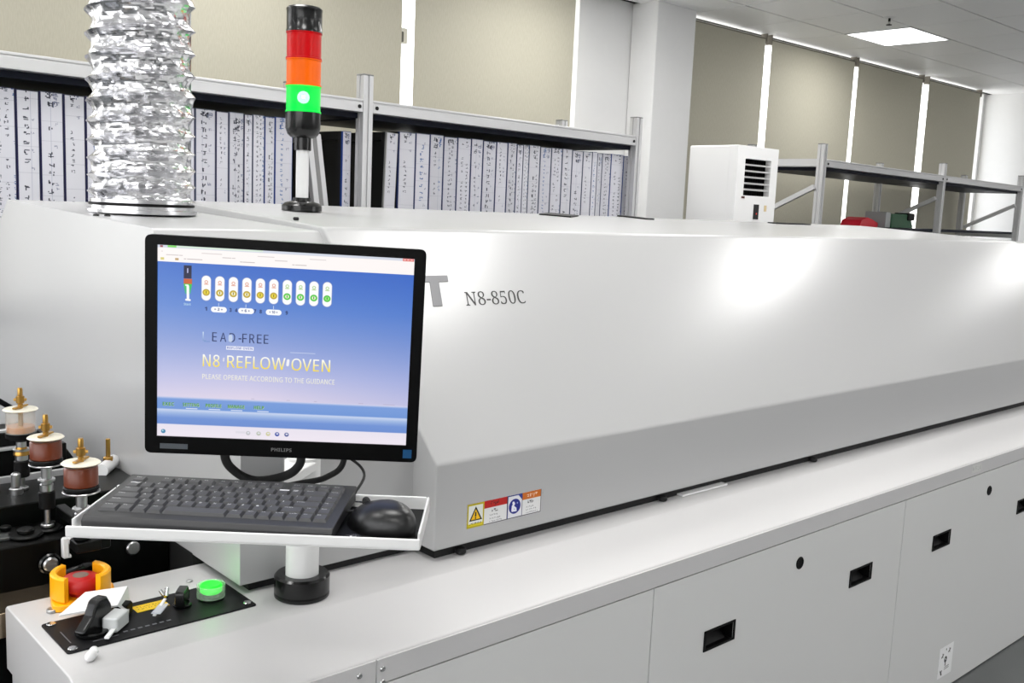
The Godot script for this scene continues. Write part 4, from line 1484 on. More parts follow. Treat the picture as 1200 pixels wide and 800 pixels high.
# ------------------------------------------------------------------ keyboard
func keyboard() -> void:
	var yaw := deg_to_rad(-44.2)
	var tilt := deg_to_rad(4.5)
	var x := Vector3(cos(yaw), 0, -sin(yaw))
	var back := Vector3(cos(yaw + PI / 2) * cos(tilt), sin(tilt), -sin(yaw + PI / 2) * cos(tilt))
	var up := x.cross(back)
	var b := Basis(x, up, -back)        # local z towards the user
	var w := 0.346; var d := 0.172
	var at := Vector3(0.5675, 1.076, -1.2235)   # front centre of the top face
	var t := thing("keyboard", "compact dark grey keyboard lying on the white tray", "keyboard", at, "", b)
	var m := MB.new()
	m.prism(fillet([Vector2(0, -0.016), Vector2(0.0, -0.006), Vector2(-0.006, 0.0), Vector2(-d, 0.0), Vector2(-d, -0.022), Vector2(-0.01, -0.016)], [0.003, 0.004, 0.005, 0.006, 0.003, 0], 4), w, Transform3D(Basis(Vector3(0, 0, 1), Vector3(0, 1, 0), Vector3(-1, 0, 0)), Vector3(w / 2, 0, 0)), 0.0015)
	part("case", m, M.keybase, t, false)
	m = MB.new()
	for q in [-1.0, 1.0]:
		m.box(Vector3(q * 0.13 - 0.012, -0.028, -d + 0.008), Vector3(q * 0.13 + 0.012, -0.021, -d + 0.022), 0.002)
	part("foot", m, M.rubber, t, false)
	var rows := [
		[0.141, 0.80, [["Esc", 1], ["", -1.1], ["F1", 1], ["F2", 1], ["F3", 1], ["F4", 1], ["", -0.25], ["F5", 1], ["F6", 1], ["F7", 1], ["F8", 1], ["F9", 1], ["", -0.45], ["F11", 1], ["Ins", 1], ["Del", 1], ["Num", 1]]],
		[0.1195, 0.95, [["~", 1], ["1", 1], ["2", 1], ["3", 1], ["4", 1], ["5", 1], ["6", 1], ["7", 1], ["8", 1], ["9", 1], ["0", 1], ["-", 1], ["=", 1], ["Back", 1.8], ["Home", 1]]],
		[0.0980, 0.95, [["Tab", 1.5], ["Q", 1], ["W", 1], ["E", 1], ["R", 1], ["T", 1], ["Y", 1], ["U", 1], ["I", 1], ["O", 1], ["P", 1], ["[", 1], ["]", 1], ["|", 1.3], ["Pg", 1]]],
		[0.0765, 0.95, [["Caps", 1.8], ["A", 1], ["S", 1], ["D", 1], ["F", 1], ["G", 1], ["H", 1], ["J", 1], ["K", 1], ["L", 1], [";", 1], ["'", 1], ["Enter", 2.0], ["Pg", 1]]],
		[0.0550, 0.95, [["Shift", 2.2], ["Z", 1], ["X", 1], ["C", 1], ["V", 1], ["B", 1], ["N", 1], ["M", 1], [",", 1], [".", 1], ["/", 1], ["Shift", 1.6], ["Up", 1], ["End", 1]]],
		[0.0335, 0.95, [["Ctrl", 1.25], ["Fn", 1], ["Win", 1], ["Alt", 1.05], [" ", 4.35], ["Alt", 1.1], ["Win", 0.95], ["Fn", 0.95], ["Ctrl", 0.95], ["Left", 0.95], ["Dn", 0.95], ["Rt", 1]]]]
	var inner := w - 0.026
	var fnt := font("Droid Sans", 400)
	for r in rows:
		var total := 0.0
		for k in r[2]:
			total += absf(k[1])
		var px := -inner / 2
		var unit := inner / total
		var kd: float = 0.0225 * r[1]
		for k in r[2]:
			var kw: float = absf(k[1]) * unit
			if k[1] > 0:
				var c := Vector3(px + kw / 2, 0.0, -r[0] + kd / 2 - 0.011)
				var a0 := kw / 2 - 0.0006; var a1 := kw / 2 - 0.0030
				var d0 := kd / 2 - 0.0006
				var h := 0.0042
				m = MB.new()
				m.xf = Transform3D(Basis(), c)
				var lo := [Vector3(-a0, 0, d0), Vector3(a0, 0, d0), Vector3(a0, 0, -d0), Vector3(-a0, 0, -d0)]
				var hi := [Vector3(-a1, h, d0 - 0.0024), Vector3(a1, h, d0 - 0.0024), Vector3(a1, h, -d0 + 0.0016), Vector3(-a1, h, -d0 + 0.0016)]
				m.quad(hi[0], hi[1], hi[2], hi[3], Vector3.UP)
				var sn := [Vector3(0, 0.5, 0.85), Vector3(0.85, 0.5, 0), Vector3(0, 0.5, -0.85), Vector3(-0.85, 0.5, 0)]
				for i in 4:
					var j := (i + 1) % 4
					m.quad(lo[i], lo[j], hi[j], hi[i], sn[i])
				var key := part("key", m, M.key, t, false)
				if k[0] != " " and k[0] != "":
					m = MB.new()
					var long: bool = k[0].length() > 1
					var th := 0.0026 if long else 0.0042
					m.text(k[0], fnt, Transform3D(Basis(Vector3.RIGHT, -PI / 2), c + Vector3(-a1 + 0.0016, h + 0.0002, -d0 + 0.0028 + th)), th, minf(0.0024 * k[0].length(), a1 * 2 - 0.003) if long else 0.0)
					if m.v.size() > 0:
						part("legend", m, M.print, key, false)
			px += kw

func mouse() -> void:
	var f := tray_frame()
	var c := f * Vector3(0.176, 0.002, -0.075)
	var b := f.basis * Basis(Vector3.UP, deg_to_rad(52))
	var t := thing("computer_mouse", "black computer mouse on the right end of the white tray", "mouse", c, "", b)
	# body: local -z is the front (cable end)
	var m := MB.new()
	var L := 0.060; var Wd := 0.036; var Ht := 0.040
	var su := 36; var sv := 14
	var pos := func(i: int, k: int) -> Vector3:
		var la := PI / 2 * i / sv
		var a := TAU * k / su
		var ca := cos(la); var e := pow(ca, 0.75)
		var wz := 1.0 - 0.12 * cos(a * 2.0)
		var p := Vector3(sin(a) * Wd * e * wz, sin(la) * Ht, cos(a) * L * e)
		p.z += 0.012 * sin(la)
		p.y *= 1.0 - 0.18 * clampf(-p.z / L, 0, 1)
		return p
	for i in sv:
		for k in su:
			var q := []; var nn := []
			for s in [[i, k], [i, k + 1], [i + 1, k + 1], [i + 1, k]]:
				var p: Vector3 = pos.call(s[0], s[1])
				q.append(p)
				var du: Vector3 = pos.call(s[0], s[1] + 1) - pos.call(s[0], s[1] - 1)
				var dv: Vector3 = pos.call(mini(s[0] + 1, sv), s[1]) - pos.call(maxi(s[0] - 1, 0), s[1])
				var no := du.cross(dv)
				if s[0] == sv or no.length_squared() < 1e-16:
					no = Vector3.UP
				if no.dot(p - Vector3(0, 0.005, 0.005)) < 0: no = -no
				nn.append(no.normalized())
			m.quadn(q[0], q[1], q[2], q[3], nn[0], nn[1], nn[2], nn[3])
	part("body", m, mat(Color(0.03, 0.03, 0.032), 0.34), t, false)
	m = MB.new()
	m.xf = Transform3D(Basis(Vector3.FORWARD, PI / 2), Vector3(-0.003, 0.030, -0.03))
	m.cyl(Vector3.ZERO, 0.008, 0.006, 0.002, 18)
	part("scroll_wheel", m, M.rubber, t, false)
	m = MB.new()
	m.tube(smooth_path([Vector3(0, 0.026, -0.052), Vector3(0, 0.030, -0.03), Vector3(0, 0.037, 0.0)]), 0.0012, 6)
	part("button_seam", m, M.gloss, t, false)
	m = MB.new()
	var inv := chain(t).affine_inverse()
	var pts := [Vector3(0, 0.012, -0.052), Vector3(-0.004, 0.014, -0.07)]
	for p in [Vector3(0.848, 1.09, -1.262), Vector3(0.842, 1.112, -1.30), Vector3(0.82, 1.118, -1.35), Vector3(0.79, 1.10, -1.40)]:
		pts.append(inv * p)
	m.tube(smooth_path(pts), 0.0022, 8)
	part("cable", m, M.rubber, t, false, "thin black mouse cable")

func cables() -> void:
	var m := MB.new()
	var p := [Vector3(0.69, 1.17, -1.41), Vector3(0.70, 1.105, -1.44), Vector3(0.716, 1.077, -1.44), Vector3(0.74, 1.062, -1.418), Vector3(0.772, 1.068, -1.392), Vector3(0.79, 1.084, -1.372), Vector3(0.797, 1.11, -1.368), Vector3(0.795, 1.18, -1.385)]
	m.tube(smooth_path(p), 0.0072, 12)
	single("video_cable", m, M.rubber, "thick black cable looping below the monitor's lower edge", "cable", Vector3(0.75, 1.06, -1.41))
	m = MB.new()
	p = [Vector3(0.782, 1.046, -1.41), Vector3(0.80, 1.058, -1.375), Vector3(0.832, 1.07, -1.347), Vector3(0.852, 1.10, -1.328), Vector3(0.85, 1.18, -1.34)]
	m.tube(smooth_path(p), 0.005, 12)
	single("power_cable", m, M.rubber, "black cable curving up to the right under the monitor", "cable", Vector3(0.8, 1.055, -1.38))

# ------------------------------------------------------------------ signal tower
func signal_tower() -> void:
	var p := Vector3(1.412, 1.4810, -2.44)
	var t := thing("signal_tower", "signal light tower with black, red, orange and lit green sections", "signal light", p)
	var m := MB.new()
	var r := 0.0475
	m.lathe([Vector2(0, 0.0), Vector2(0.055, 0.0), Vector2(0.055, 0.014), Vector2(0.046, 0.022), Vector2(0.026, 0.027), Vector2(0.024, 0.036), Vector2(0, 0.036)], p, 36)
	part("base", m, M.gloss, t)
	m = MB.new()
	m.cyl(p + Vector3(0, 0.03, 0), 0.0175, 0.17, 0.001, 28)
	part("pole", m, M.tower_white, t)
	m = MB.new()
	m.lathe([Vector2(0, 0.165), Vector2(0.023, 0.165), Vector2(0.023, 0.198), Vector2(0.034, 0.200), Vector2(0.042, 0.208), Vector2(r, 0.224), Vector2(r, 0.266), Vector2(0, 0.266)], p, 40)
	part("socket", m, M.gloss, t)
	var y := 0.266
	var h := 0.0705
	var cols := [["green_lens", Color(0.0, 0.75, 0.25)], ["orange_lens", Color(1.0, 0.42, 0.0)], ["red_lens", Color(0.8, 0.0, 0.04)]]
	for k in 3:
		m = MB.new()
		var y0 := y + k * h
		var pr := []
		pr.append(Vector2(0.042, y0)); pr.append(Vector2(r + 0.001, y0)); pr.append(Vector2(r + 0.001, y0 + 0.004)); pr.append(Vector2(r - 0.001, y0 + 0.005))
		for i in 11:
			pr.append(Vector2(r - 0.001, y0 + 0.006 + i * 0.0054)); pr.append(Vector2(r - 0.0018, y0 + 0.0083 + i * 0.0054))
		pr.append(Vector2(r - 0.001, y0 + h - 0.003)); pr.append(Vector2(r + 0.001, y0 + h - 0.002)); pr.append(Vector2(r + 0.001, y0 + h)); pr.append(Vector2(0.042, y0 + h))
		m.lathe(pr, p, 44)
		var c: Color = cols[k][1]
		var lm := mat(Color(c.r, c.g, c.b, 0.85), 0.3, 0.0, 0.3)
		lm.transparency = BaseMaterial3D.TRANSPARENCY_ALPHA
		lm.emission_enabled = true
		lm.emission = c
		lm.emission_energy_multiplier = 0.5 if k == 0 else 0.0
		if k > 0:
			lm.emission_enabled = false
		var ln := part(cols[k][0], m, lm, t, true, ["lit green lens", "orange lens", "red lens"][k])
		m = MB.new()
		m.cyl(p + Vector3(0, y0 + 0.002, 0), 0.016, h - 0.004, 0.002, 20)
		m.cyl(p + Vector3(0, y0, 0), 0.044, 0.004, 0.0, 30)
		part("core", m, mat(c.darkened(0.3), 0.4), ln)
		if k == 0:
			# lamp seen through the lens
			var d := Vector3(-0.5, 0.0, 0.866)
			m = MB.new()
			m.blob(p + Vector3(0, y0 + h * 0.55, 0) + d * 0.030, Vector3(0.0165, 0.0165, 0.0165), -PI / 2, 20, 16)
			part("green_lamp", m, glow(Color(0.75, 1.0, 0.85), 6.0), ln)
			var o := OmniLight3D.new()
			o.name = "lamp_glow"
			o.light_color = Color(0.1, 1.0, 0.35); o.light_energy = 0.004; o.omni_range = 12.0; o.omni_attenuation = 2.0; o.light_size = 0.015; o.shadow_enabled = true
			t.add_child(o)
			o.position = Vector3(0, y0 + h * 0.55, 0) + d * 0.030
	m = MB.new()
	var yc := y + 3 * h
	m.lathe([Vector2(0, yc), Vector2(r + 0.001, yc), Vector2(r + 0.001, yc + 0.006), Vector2(r, yc + 0.008), Vector2(r, yc + 0.056), Vector2(r + 0.001, yc + 0.058), Vector2(r + 0.001, yc + 0.062), Vector2(0.043, yc + 0.067), Vector2(0, yc + 0.068)], p, 44)
	part("cap", m, M.gloss, t)

# ------------------------------------------------------------------ flexible exhaust duct
func duct() -> void:
	var p := Vector3(0.962, 1.462, -2.43)
	var t := thing("flexible_duct", "crinkled silver aluminium exhaust duct rising from the oven's left end", "duct", p)
	var m := MB.new()
	var R := 0.126
	var f := FastNoiseLite.new()
	f.seed = 3; f.frequency = 11.0; f.noise_type = FastNoiseLite.TYPE_CELLULAR; f.cellular_return_type = FastNoiseLite.RETURN_DISTANCE; f.fractal_type = FastNoiseLite.FRACTAL_NONE
	var f2 := FastNoiseLite.new()
	f2.seed = 9; f2.frequency = 26.0; f2.noise_type = FastNoiseLite.TYPE_CELLULAR; f2.cellular_return_type = FastNoiseLite.RETURN_DISTANCE; f2.fractal_type = FastNoiseLite.FRACTAL_NONE
	var su := 168
	var top := CEIL - 0.002 - p.y
	var hgt := func(s: float) -> float: return 0.034 + s * 0.036 + s * s * 0.0011
	var smax := 0.0
	while hgt.call(smax) < top:
		smax += 0.05
	var per := 14
	var rowsn := int(smax * per)
	var grid := []
	for j in rowsn + 1:
		var row := []
		for k in su:
			var a := TAU * k / su
			# the coil climbs one pitch per turn
			var s: float = float(j) / per
			var turn := float(k) / su
			var yy: float = clampf(hgt.call(s - turn) if s > turn else hgt.call(0.0) + (s - turn) * 0.034, 0.030, top)
			var ph := fposmod(s, 1.0)
			var d := absf(ph - 0.5) * 2.0                      # 1 on the wire, 0 in the valley
			var rid := pow(d, 2.2)
			var c := Vector3(cos(a), 0, sin(a))
			var q := Vector3(c.x * R, yy, c.z * R)
			var am := 1.0 - pow(d, 6.0)
			var q2 := Vector3(q.x + q.y * 0.5, q.y * 1.25, q.z - q.y * 0.4)
			var nz := (f.get_noise_3dv(q2) + 0.45) * 0.009 + (f2.get_noise_3dv(q2) + 0.45) * 0.013
			row.append(c * (R - 0.016 + rid * 0.016 + nz * am) + Vector3(0, yy, 0))
		grid.append(row)
	m.xf = Transform3D(Basis(), p)
	for j in rowsn:
		for k in su - 1:
			var l := k + 1
			var a: Vector3 = grid[j][k]; var b: Vector3 = grid[j][l]; var c: Vector3 = grid[j + 1][l]; var d: Vector3 = grid[j + 1][k]
			foil(m, a, b, c, d)
		# seam: the row joins the one a pitch further
		var j2 := mini(j + per, rowsn); var j3 := mini(j + 1 + per, rowsn)
		foil(m, grid[j][su - 1], grid[j2][0], grid[j3][0], grid[j + 1][su - 1])
	part("foil_hose", m, M.foil, t)
	# collar on the oven and dark clamp band
	m = MB.new()
	m.ring(p, R - 0.016, R - 0.006, 0.034, 0, TAU, 64, 0.001)
	m.ring(p, R - 0.01, R + 0.003, 0.010, 0, TAU, 64, 0.001)
	part("collar", m, M.foil, t)
	m = MB.new()
	m.ring(p + Vector3(0, 0.018, 0), R - 0.007, R - 0.003, 0.007, 0, TAU, 64, 0.001)
	part("clamp_band", m, M.black, t)

func foil(m: MB, a: Vector3, b: Vector3, c: Vector3, d: Vector3) -> void:
	var n1 := (b - a).cross(c - a).normalized(); var n2 := (c - a).cross(d - a).normalized()
	var ou := Vector3(a.x, 0, a.z)
	if n1.dot(ou) < 0: n1 = -n1
	if n2.dot(ou) < 0: n2 = -n2
	var av := (n1 + n2).normalized()
	n1 = n1.lerp(av, 0.7); n2 = n2.lerp(av, 0.7)
	m.tri(a, b, c, n1, n1, n1)
	m.tri(a, c, d, n2, n2, n2)

# ------------------------------------------------------------------ racks and stencil frames
func slot_profile(w: float) -> PackedVector2Array:
	var h := w / 2; var g := w * 0.1; var d := w * 0.12
	var out := PackedVector2Array()
	for k in 4:
		for q in [[-h, -h], [-g, -h], [-g, -h + d], [g, -h + d], [g, -h]]:
			out.append(Vector2(q[0], q[1]).rotated(k * PI / 2))
	return out

# built in its own frame: x along the rack, z = 0 at the front posts, z = -0.55 at the back ones
func rack(label: String, pivot: Vector3, xs: Array, lower: float, braces: bool) -> Node3D:
	var t := thing("storage_rack", label, "rack", pivot, "aluminium profile racks", Basis(Vector3.UP, RACK_YAW))
	var m: MB
	var y0 := 1.879; var y1 := 1.932
	var zb := -0.55
	for x in xs:
		for z in [0.0, zb]:
			m = MB.new()
			m.prism(slot_profile(0.05), 2.03, Transform3D(Basis(Vector3.RIGHT, -PI / 2), Vector3(x, 0, z)), 0.0, 30)
			var po := part("post", m, M.alu, t, false)
			m = MB.new()
			m.box(Vector3(x - 0.026, 2.03, z - 0.026), Vector3(x + 0.026, 2.036, z + 0.026), 0.002)
			part("cap", m, mat(Color(0.5, 0.5, 0.5), 0.5), po, false)
		for y in [[y0, y1], [lower - 0.06, lower - 0.021]]:
			m = MB.new()
			m.box(Vector3(x - 0.02, y[0], zb + 0.026), Vector3(x + 0.02, y[1], -0.026), 0.003)
			part("side_rail", m, M.alu, t, false)
		if braces:
			m = MB.new()
			m.bar(Vector3(x - 0.04, 1.74, -0.02), Vector3(x - 0.04, lower + 0.03, zb + 0.06), 0.025, 0.035, 0.002)
			part("brace", m, M.alu, t, false)
	for k in xs.size() - 1:
		for z in [0.0, zb]:
			m = MB.new()
			var a: float = xs[k] + 0.0255; var b: float = xs[k + 1] - 0.0255
			m.box(Vector3(a, y0, z - 0.025), Vector3(b, y1 - 0.014, z + 0.025), 0.002)
			m.box(Vector3(a, y1 - 0.010, z - 0.025), Vector3(b, y1, z + 0.025), 0.002)
			m.box(Vector3(a, y1 - 0.015, z - 0.021), Vector3(b, y1 - 0.009, z + 0.021))
			part("rail", m, M.alu, t, false)
			for x in [a, b]:
				m = MB.new()
				m.xf = Transform3D(Basis(Vector3.RIGHT, PI / 2), Vector3(x + (0.02 if x == a else -0.02), y0 + 0.022, z + 0.025))
				m.cyl(Vector3.ZERO, 0.008, 0.005, 0.001, 12)
				part("bolt", m, M.void_dark, t, false)
		m = MB.new()
		m.box(Vector3(xs[k] + 0.026, y0 - 0.024, zb + 0.01), Vector3(xs[k + 1] - 0.026, y0 - 0.001, -0.012), 0.001)
		part("shelf", m, M.navy, t, false, "dark shelf board")
		m = MB.new()
		m.box(Vector3(xs[k] + (0.0 if k else -0.08), lower - 0.02, zb + 0.028), Vector3(xs[k + 1] + (0.08 if k == xs.size() - 2 else 0.0), lower, -0.028), 0.001)
		part("shelf", m, M.navy, t, false, "dark shelf board")
	return t

func spine_atlas() -> Image:
	var W := 1024; var H := 1024
	var img := Image.create(W, H, false, Image.FORMAT_RGBA8)
	img.fill(Color(0.84, 0.84, 0.87))
	for k in 16:
		var x0 := k * 64
		var tone := 0.75 + rng.randf() * 0.06
		img.fill_rect(Rect2i(x0, 0, 64, H), Color(tone, tone, tone + 0.03))
		for j in 10:
			img.fill_rect(Rect2i(x0, 30 + j * 104 + rng.randi_range(-20, 20), 64, 2), Color(tone - 0.09, tone - 0.09, tone - 0.05))
		if rng.randf() < 0.5:
			img.fill_rect(Rect2i(x0 + rng.randi_range(20, 44), 0, 1, H), Color(0.55, 0.57, 0.66))
		var cols := rng.randi_range(1, 2)
		for c in cols + 1:
			var ink := Color(0.10, 0.11, 0.17) if c < cols else Color(0.4, 0.42, 0.52)
			if rng.randf() < 0.15:
				ink = Color(0.15, 0.3, 0.55)
			var cx: float = x0 + (14 + c * 20 + rng.randf() * 8 if cols > 1 else 18 + c * 22)
			var s := 18.0 if c == 0 and rng.randf() < 0.6 else 11.0
			var y := 20.0 + rng.randf() * 60
			while y < H - 40:
				if rng.randf() < 0.12:
					y += 30 + rng.randf() * 60
				if c < cols or rng.randf() < 0.4:
					scribble(img, Rect2(cx + rng.randf() * 3 - 1.5, y, s, s * 1.2), ink, 4)
				y += s * 1.75 + rng.randf() * 8
			for j in 2:
				scribble(img, Rect2(cx - 4, 24 + j * 34, s + 8, 26), ink, 6)
	return img

const RACK_YAW := 0.0698
const PIVOT := Vector3(4.235, 0, -3.7)

func on_rack(x: float, y: float, z: float) -> Vector3:
	return PIVOT + Basis(Vector3.UP, RACK_YAW) * Vector3(x, y, z)

func frame_item(x0: float, x1: float, k: int, top: float, label: String, group: String, edge: Color, spine: StandardMaterial3D, lean := 0.0) -> void:
	var bottom := 1.081
	var t := thing("stencil_frame", label, "frame", on_rack((x0 + x1) / 2, bottom, -0.05), group, Basis(Vector3.UP, RACK_YAW) * Basis(Vector3.BACK, lean))
	var w := x1 - x0; var h := top - bottom; var d := 0.45
	var m := MB.new()
	# hollow frame standing on edge: four bars
	var b := 0.035
	m.box(Vector3(-w / 2 + 0.001, 0, -b), Vector3(w / 2 - 0.001, h, -0.012))
	m.box(Vector3(-w / 2, 0, -d), Vector3(w / 2, h, -d + b), 0.002)
	m.box(Vector3(-w / 2, 0, -d + b), Vector3(w / 2, b, -b))
	m.box(Vector3(-w / 2, h - b, -d + b), Vector3(w / 2, h, -b))
	part("frame_bars", m, M.frame_dark, t, false)
	m = MB.new()
	m.box(Vector3(-w / 2, 0, -0.012), Vector3(w / 2, h, 0), 0.002)
	part("edge_strip", m, mat(edge, 0.45), t, false)
	m = MB.new()
	m.box(Vector3(-0.001, b, -d + b), Vector3(0.001, h - b, -b))
	part("mesh_sheet", m, M.frame_dark, t, false)
	m = MB.new()
	var e := minf(0.0045, w * 0.07)
	var u0 := float(k % 16) / 16.0; var u1 := u0 + 1.0 / 16.0
	var v0 := fposmod(k * 0.037, 0.12)
	m.box(Vector3(-w / 2 + e, 0.004, -0.001), Vector3(w / 2 - e, h - 0.003, 0.0006))
	m.quad(Vector3(-w / 2 + e, h - 0.003, 0.001), Vector3(w / 2 - e, h - 0.003, 0.001), Vector3(w / 2 - e, 0.004, 0.001), Vector3(-w / 2 + e, 0.004, 0.001), Vector3.BACK, [Vector2(u0, v0), Vector2(u1, v0), Vector2(u1, v0 + 0.88), Vector2(u0, v0 + 0.88)])
	part("spine_label", m, spine, t, false, "white spine label with rows of handwritten marks")

func racks() -> void:
	M.frame_dark = mat(Color(0.1, 0.1, 0.11), 0.6)
	rack("long aluminium profile rack filled with upright label-covered frames, behind the oven", PIVOT, [-3.76, -1.884, -0.005], 1.08, false)
	rack("mostly empty aluminium profile rack under the right-hand blinds", Vector3(6.16, 0, -3.705), [0.03, 2.205, 4.25], 1.475, true)
	var spine := tex_mat(spine_atlas(), 0.5)
	var navy := Color(0.05, 0.06, 0.26); var blue := Color(0.07, 0.22, 0.5); var grey := Color(0.3, 0.33, 0.42); var steel := Color(0.12, 0.18, 0.36)
	var k := 0
	var g := "label-covered frames upright on the rack"
	var L := [-3.42, -3.337, -3.257, -3.182, -3.104, -3.031]
	for i in L.size() - 1:
		k += 1
		frame_item(L[i], L[i + 1] - 0.001, k, 1.828 - 0.002 * (k % 2), "upright frame with white handwritten spine, %s to the left of the silver duct" % ORD[L.size() - 2 - i], g, navy, spine)
	# these stand behind the duct
	for i in 5:
		k += 1
		frame_item(-3.031 + i * 0.081, -2.951 + i * 0.081, k, 1.827, "upright frame with white spine hidden behind the silver duct, %s from its left" % ORD[i], g, navy, spine)
	var X := [-2.626, -2.541, -2.487, -2.421, -2.384, -2.33, -2.284, -2.2]
	for i in X.size() - 1:
		k += 1
		frame_item(X[i], X[i + 1] - 0.001, k, 1.828 - 0.003 * (i % 2), "upright frame with white handwritten spine, %s to the right of the silver duct" % ORD[i], g, blue if i >= 5 else navy if i % 2 else grey, spine)
	frame_item(-1.957, -1.911, 20, 1.80, "white-spined frame with bright blue edges standing alone left of the rack's middle post", g, blue, spine)
	# leaning bare frame
	var t := thing("bare_frame", "bare silver frame leaning behind the signal tower's pole", "frame", on_rack(-1.995, 1.082, -0.05), "", Basis(Vector3.UP, RACK_YAW) * Basis(Vector3.BACK, 0.15))
	var m := MB.new()
	m.box(Vector3(-0.035, 0.006, -0.03), Vector3(0.035, 0.7, 0), 0.003)
	m.box(Vector3(-0.035, 0.006, -0.45), Vector3(0.035, 0.7, -0.42), 0.003)
	m.box(Vector3(-0.035, 0.67, -0.42), Vector3(0.035, 0.7, -0.03), 0.003)
	m.box(Vector3(-0.035, 0.006, -0.42), Vector3(0.035, 0.03, -0.03), 0.003)
	part("frame_bars", m, M.alu, t, false)
	m = MB.new()
	m.box(Vector3(-0.01, 0.01, -0.001), Vector3(0.01, 0.69, 0.0012))
	part("groove_strip", m, mat(Color(0.5, 0.5, 0.5), 0.5), t, false)
	# right of the middle post
	frame_item(-1.745, -1.678, 21, 1.815, "worn greyish frame leaning just right of the rack's middle post", g, Color(0.6, 0.6, 0.6), spine, -0.03)
	var px := [-1.652, -1.555, -1.47, -1.386, -1.299, -1.211, -1.132, -1.042, -0.963, -0.897, -0.851, -0.809, -0.725, -0.64, -0.555, -0.475, -0.387, -0.309, -0.265, -0.224, -0.146, -0.035, 0.057]
	for i in px.size() - 1:
		k += 1
		var edge := grey if i > 9 else steel
		if i >= px.size() - 3: edge = blue
		frame_item(px[i], px[i + 1] - 0.001, k + 3, 1.823 + 0.002 * (i % 3), "upright frame with white handwritten spine, %s in the tight row right of the middle post" % ORD[i], g, edge, spine)

# ------------------------------------------------------------------ air cooler
func air_cooler() -> void:
	var x0 := 4.64; var x1 := 5.04; var z1 := -3.3; var z0 := -3.64; var top := 1.91
	var t := thing("air_cooler", "tall white air cooler with black louvred vent beside the white column", "air cooler", Vector3((x0 + x1) / 2, 0, (z0 + z1) / 2))
	var m := MB.new()
	# body with vent opening
	var hole := Rect2(x0 + 0.075, 1.635, 0.255, 0.205)
	holed(m, Rect2(x0 + 0.004, 0.06, x1 - x0 - 0.008, top - 0.064), z1, 0.05, [hole])
	m.box(Vector3(x0, 0.05, z0), Vector3(x1, top, z1 - 0.05), 0.008)
	for e in [[Vector3(x0, 0.05, z1 - 0.055), Vector3(x0 + 0.006, top, z1)], [Vector3(x1 - 0.006, 0.05, z1 - 0.055), Vector3(x1, top, z1)], [Vector3(x0, top - 0.006, z1 - 0.055), Vector3(x1, top, z1)]]:
		m.box(e[0], e[1], 0.002)
	part("body", m, mat(Color(0.88, 0.88, 0.88), 0.4), t)
	m = MB.new()
	m.box(Vector3(hole.position.x, hole.position.y, z1 - 0.049), Vector3(hole.end.x, hole.end.y, z1 - 0.047))
	for k in 11:
		var x := hole.position.x + 0.012 + k * 0.023
		m.box(Vector3(x - 0.0015, hole.position.y, z1 - 0.046), Vector3(x + 0.0015, hole.end.y, z1 - 0.03))
	part("grille", m, M.black, t)
	for k in 5:
		m = MB.new()
		var y := hole.position.y + 0.034 + k * 0.0345
		m.xf = Transform3D(Basis(Vector3.RIGHT, 0.35), Vector3(hole.position.x, y, z1 - 0.012))
		m.box(Vector3(0, -0.0022, -0.014), Vector3(hole.size.x, 0.0022, 0.012), 0.001)
		part("louvre", m, mat(Color(0.75, 0.75, 0.75), 0.4), t)
	m = MB.new()
	m.box(Vector3(x0 + 0.185, 1.503, z1), Vector3(x0 + 0.235, 1.588, z1 + 0.004), 0.001)
	var dsp := part("display", m, M.gloss, t, true, "black control display with red dot")
	m = MB.new()
	m.xf = Transform3D(Basis(Vector3.RIGHT, PI / 2), Vector3(x0 + 0.212, 1.535, z1 + 0.004))
	m.cyl(Vector3.ZERO, 0.006, 0.001, 0, 12)
	part("indicator", m, mat(Color(0.75, 0.12, 0.06), 0.4), dsp)
	m = MB.new()
	m.box(Vector3(x0 + 0.29, 1.55, z1), Vector3(x0 + 0.315, 1.585, z1 + 0.001))
	part("label", m, mat(Color(0.8, 0.72, 0.55), 0.5), t)
	m = MB.new()
	m.box(Vector3(x0 + 0.06, 1.618, z1), Vector3(x0 + 0.09, 1.63, z1 + 0.002))
	part("badge", m, mat(Color(0.3, 0.12, 0.1), 0.5), t)
	m = MB.new()
	for q in [[x0 + 0.05, z0 + 0.05], [x1 - 0.05, z0 + 0.05], [x0 + 0.05, z1 - 0.08], [x1 - 0.05, z1 - 0.08]]:
		m.cyl(Vector3(q[0], 0, q[1]), 0.025, 0.055, 0.004, 14)
	part("foot", m, M.black, t)

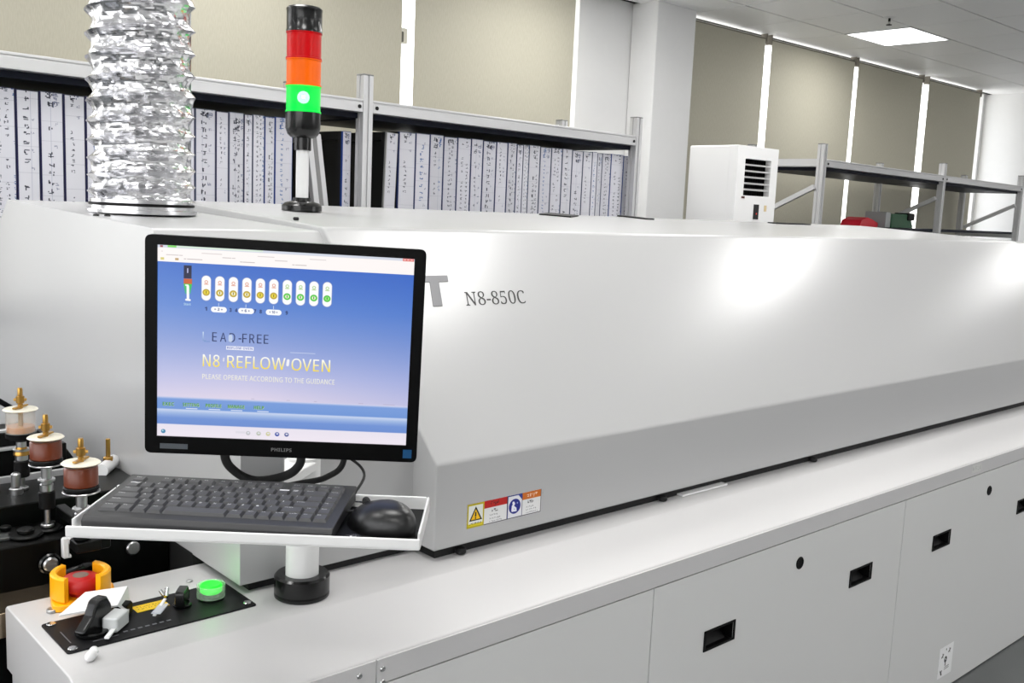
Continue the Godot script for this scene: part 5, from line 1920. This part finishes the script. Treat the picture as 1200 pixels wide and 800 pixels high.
func small_things() -> void:
	# sprinkler under the ceiling
	var c := Vector3(6.74, CEIL, -3.6)
	var t := thing("sprinkler", "small dark sprinkler head with white plate on the ceiling beside the light", "sprinkler", c)
	var m := MB.new()
	m.lathe([Vector2(0, -0.008), Vector2(0.03, -0.008), Vector2(0.042, -0.001), Vector2(0.042, 0), Vector2(0, 0)], c, 24)
	part("plate", m, M.white, t)
	m = MB.new()
	m.cyl(c + Vector3(0, -0.03, 0), 0.008, 0.024, 0.001, 12)
	m.tube([c + Vector3(-0.012, -0.028, 0), c + Vector3(-0.009, -0.05, 0)], 0.002, 6)
	m.tube([c + Vector3(0.012, -0.028, 0), c + Vector3(0.009, -0.05, 0)], 0.002, 6)
	m.cyl(c + Vector3(0, -0.055, 0), 0.02, 0.004, 0.001, 16)
	part("head", m, M.black, t)
	# red bag and green crate on the right rack
	m = MB.new()
	m.xf = Transform3D(Basis(Vector3.UP, 0.1), Vector3(7.275, 1.476, -3.98))
	m.prism(fillet([Vector2(-0.18, 0.0), Vector2(0.17, 0.0), Vector2(0.17, 0.035), Vector2(0.06, 0.06), Vector2(-0.04, 0.075), Vector2(-0.15, 0.05)], [0.01, 0.01, 0.015, 0.03, 0.03, 0.03], 5), 0.16, Transform3D(Basis(), Vector3(0, 0, -0.08)), 0.003)
	single("red_pouch", m, mat(Color(0.78, 0.08, 0.17), 0.5), "low pinkish red pouch lying on the right rack's shelf, left of the green box", "pouch", Vector3(7.275, 1.476, -3.98))
	t = thing("green_box", "green plastic box with black clip on the right rack's shelf", "box", Vector3(7.72, 1.476, -3.98))
	m = MB.new()
	m.box(Vector3(7.54, 1.4765, -4.05), Vector3(7.88, 1.59, -3.85), 0.008)
	m.prism(PackedVector2Array([Vector2(7.87, 1.4765), Vector2(7.91, 1.4765), Vector2(7.91, 1.50), Vector2(7.87, 1.55)]), 0.19, Transform3D(Basis(), Vector3(0, 0, -4.045)), 0.004)
	part("body", m, mat(Color(0.06, 0.27, 0.15), 0.45), t)
	m = MB.new()
	m.box(Vector3(7.46, 1.4765, -4.04), Vector3(7.54, 1.60, -3.86), 0.004)
	part("end_plate", m, mat(Color(0.55, 0.56, 0.56), 0.4), t)
	m = MB.new()
	m.box(Vector3(7.79, 1.54, -3.97), Vector3(7.90, 1.60, -3.835), 0.01)
	part("clip", m, M.black, t)
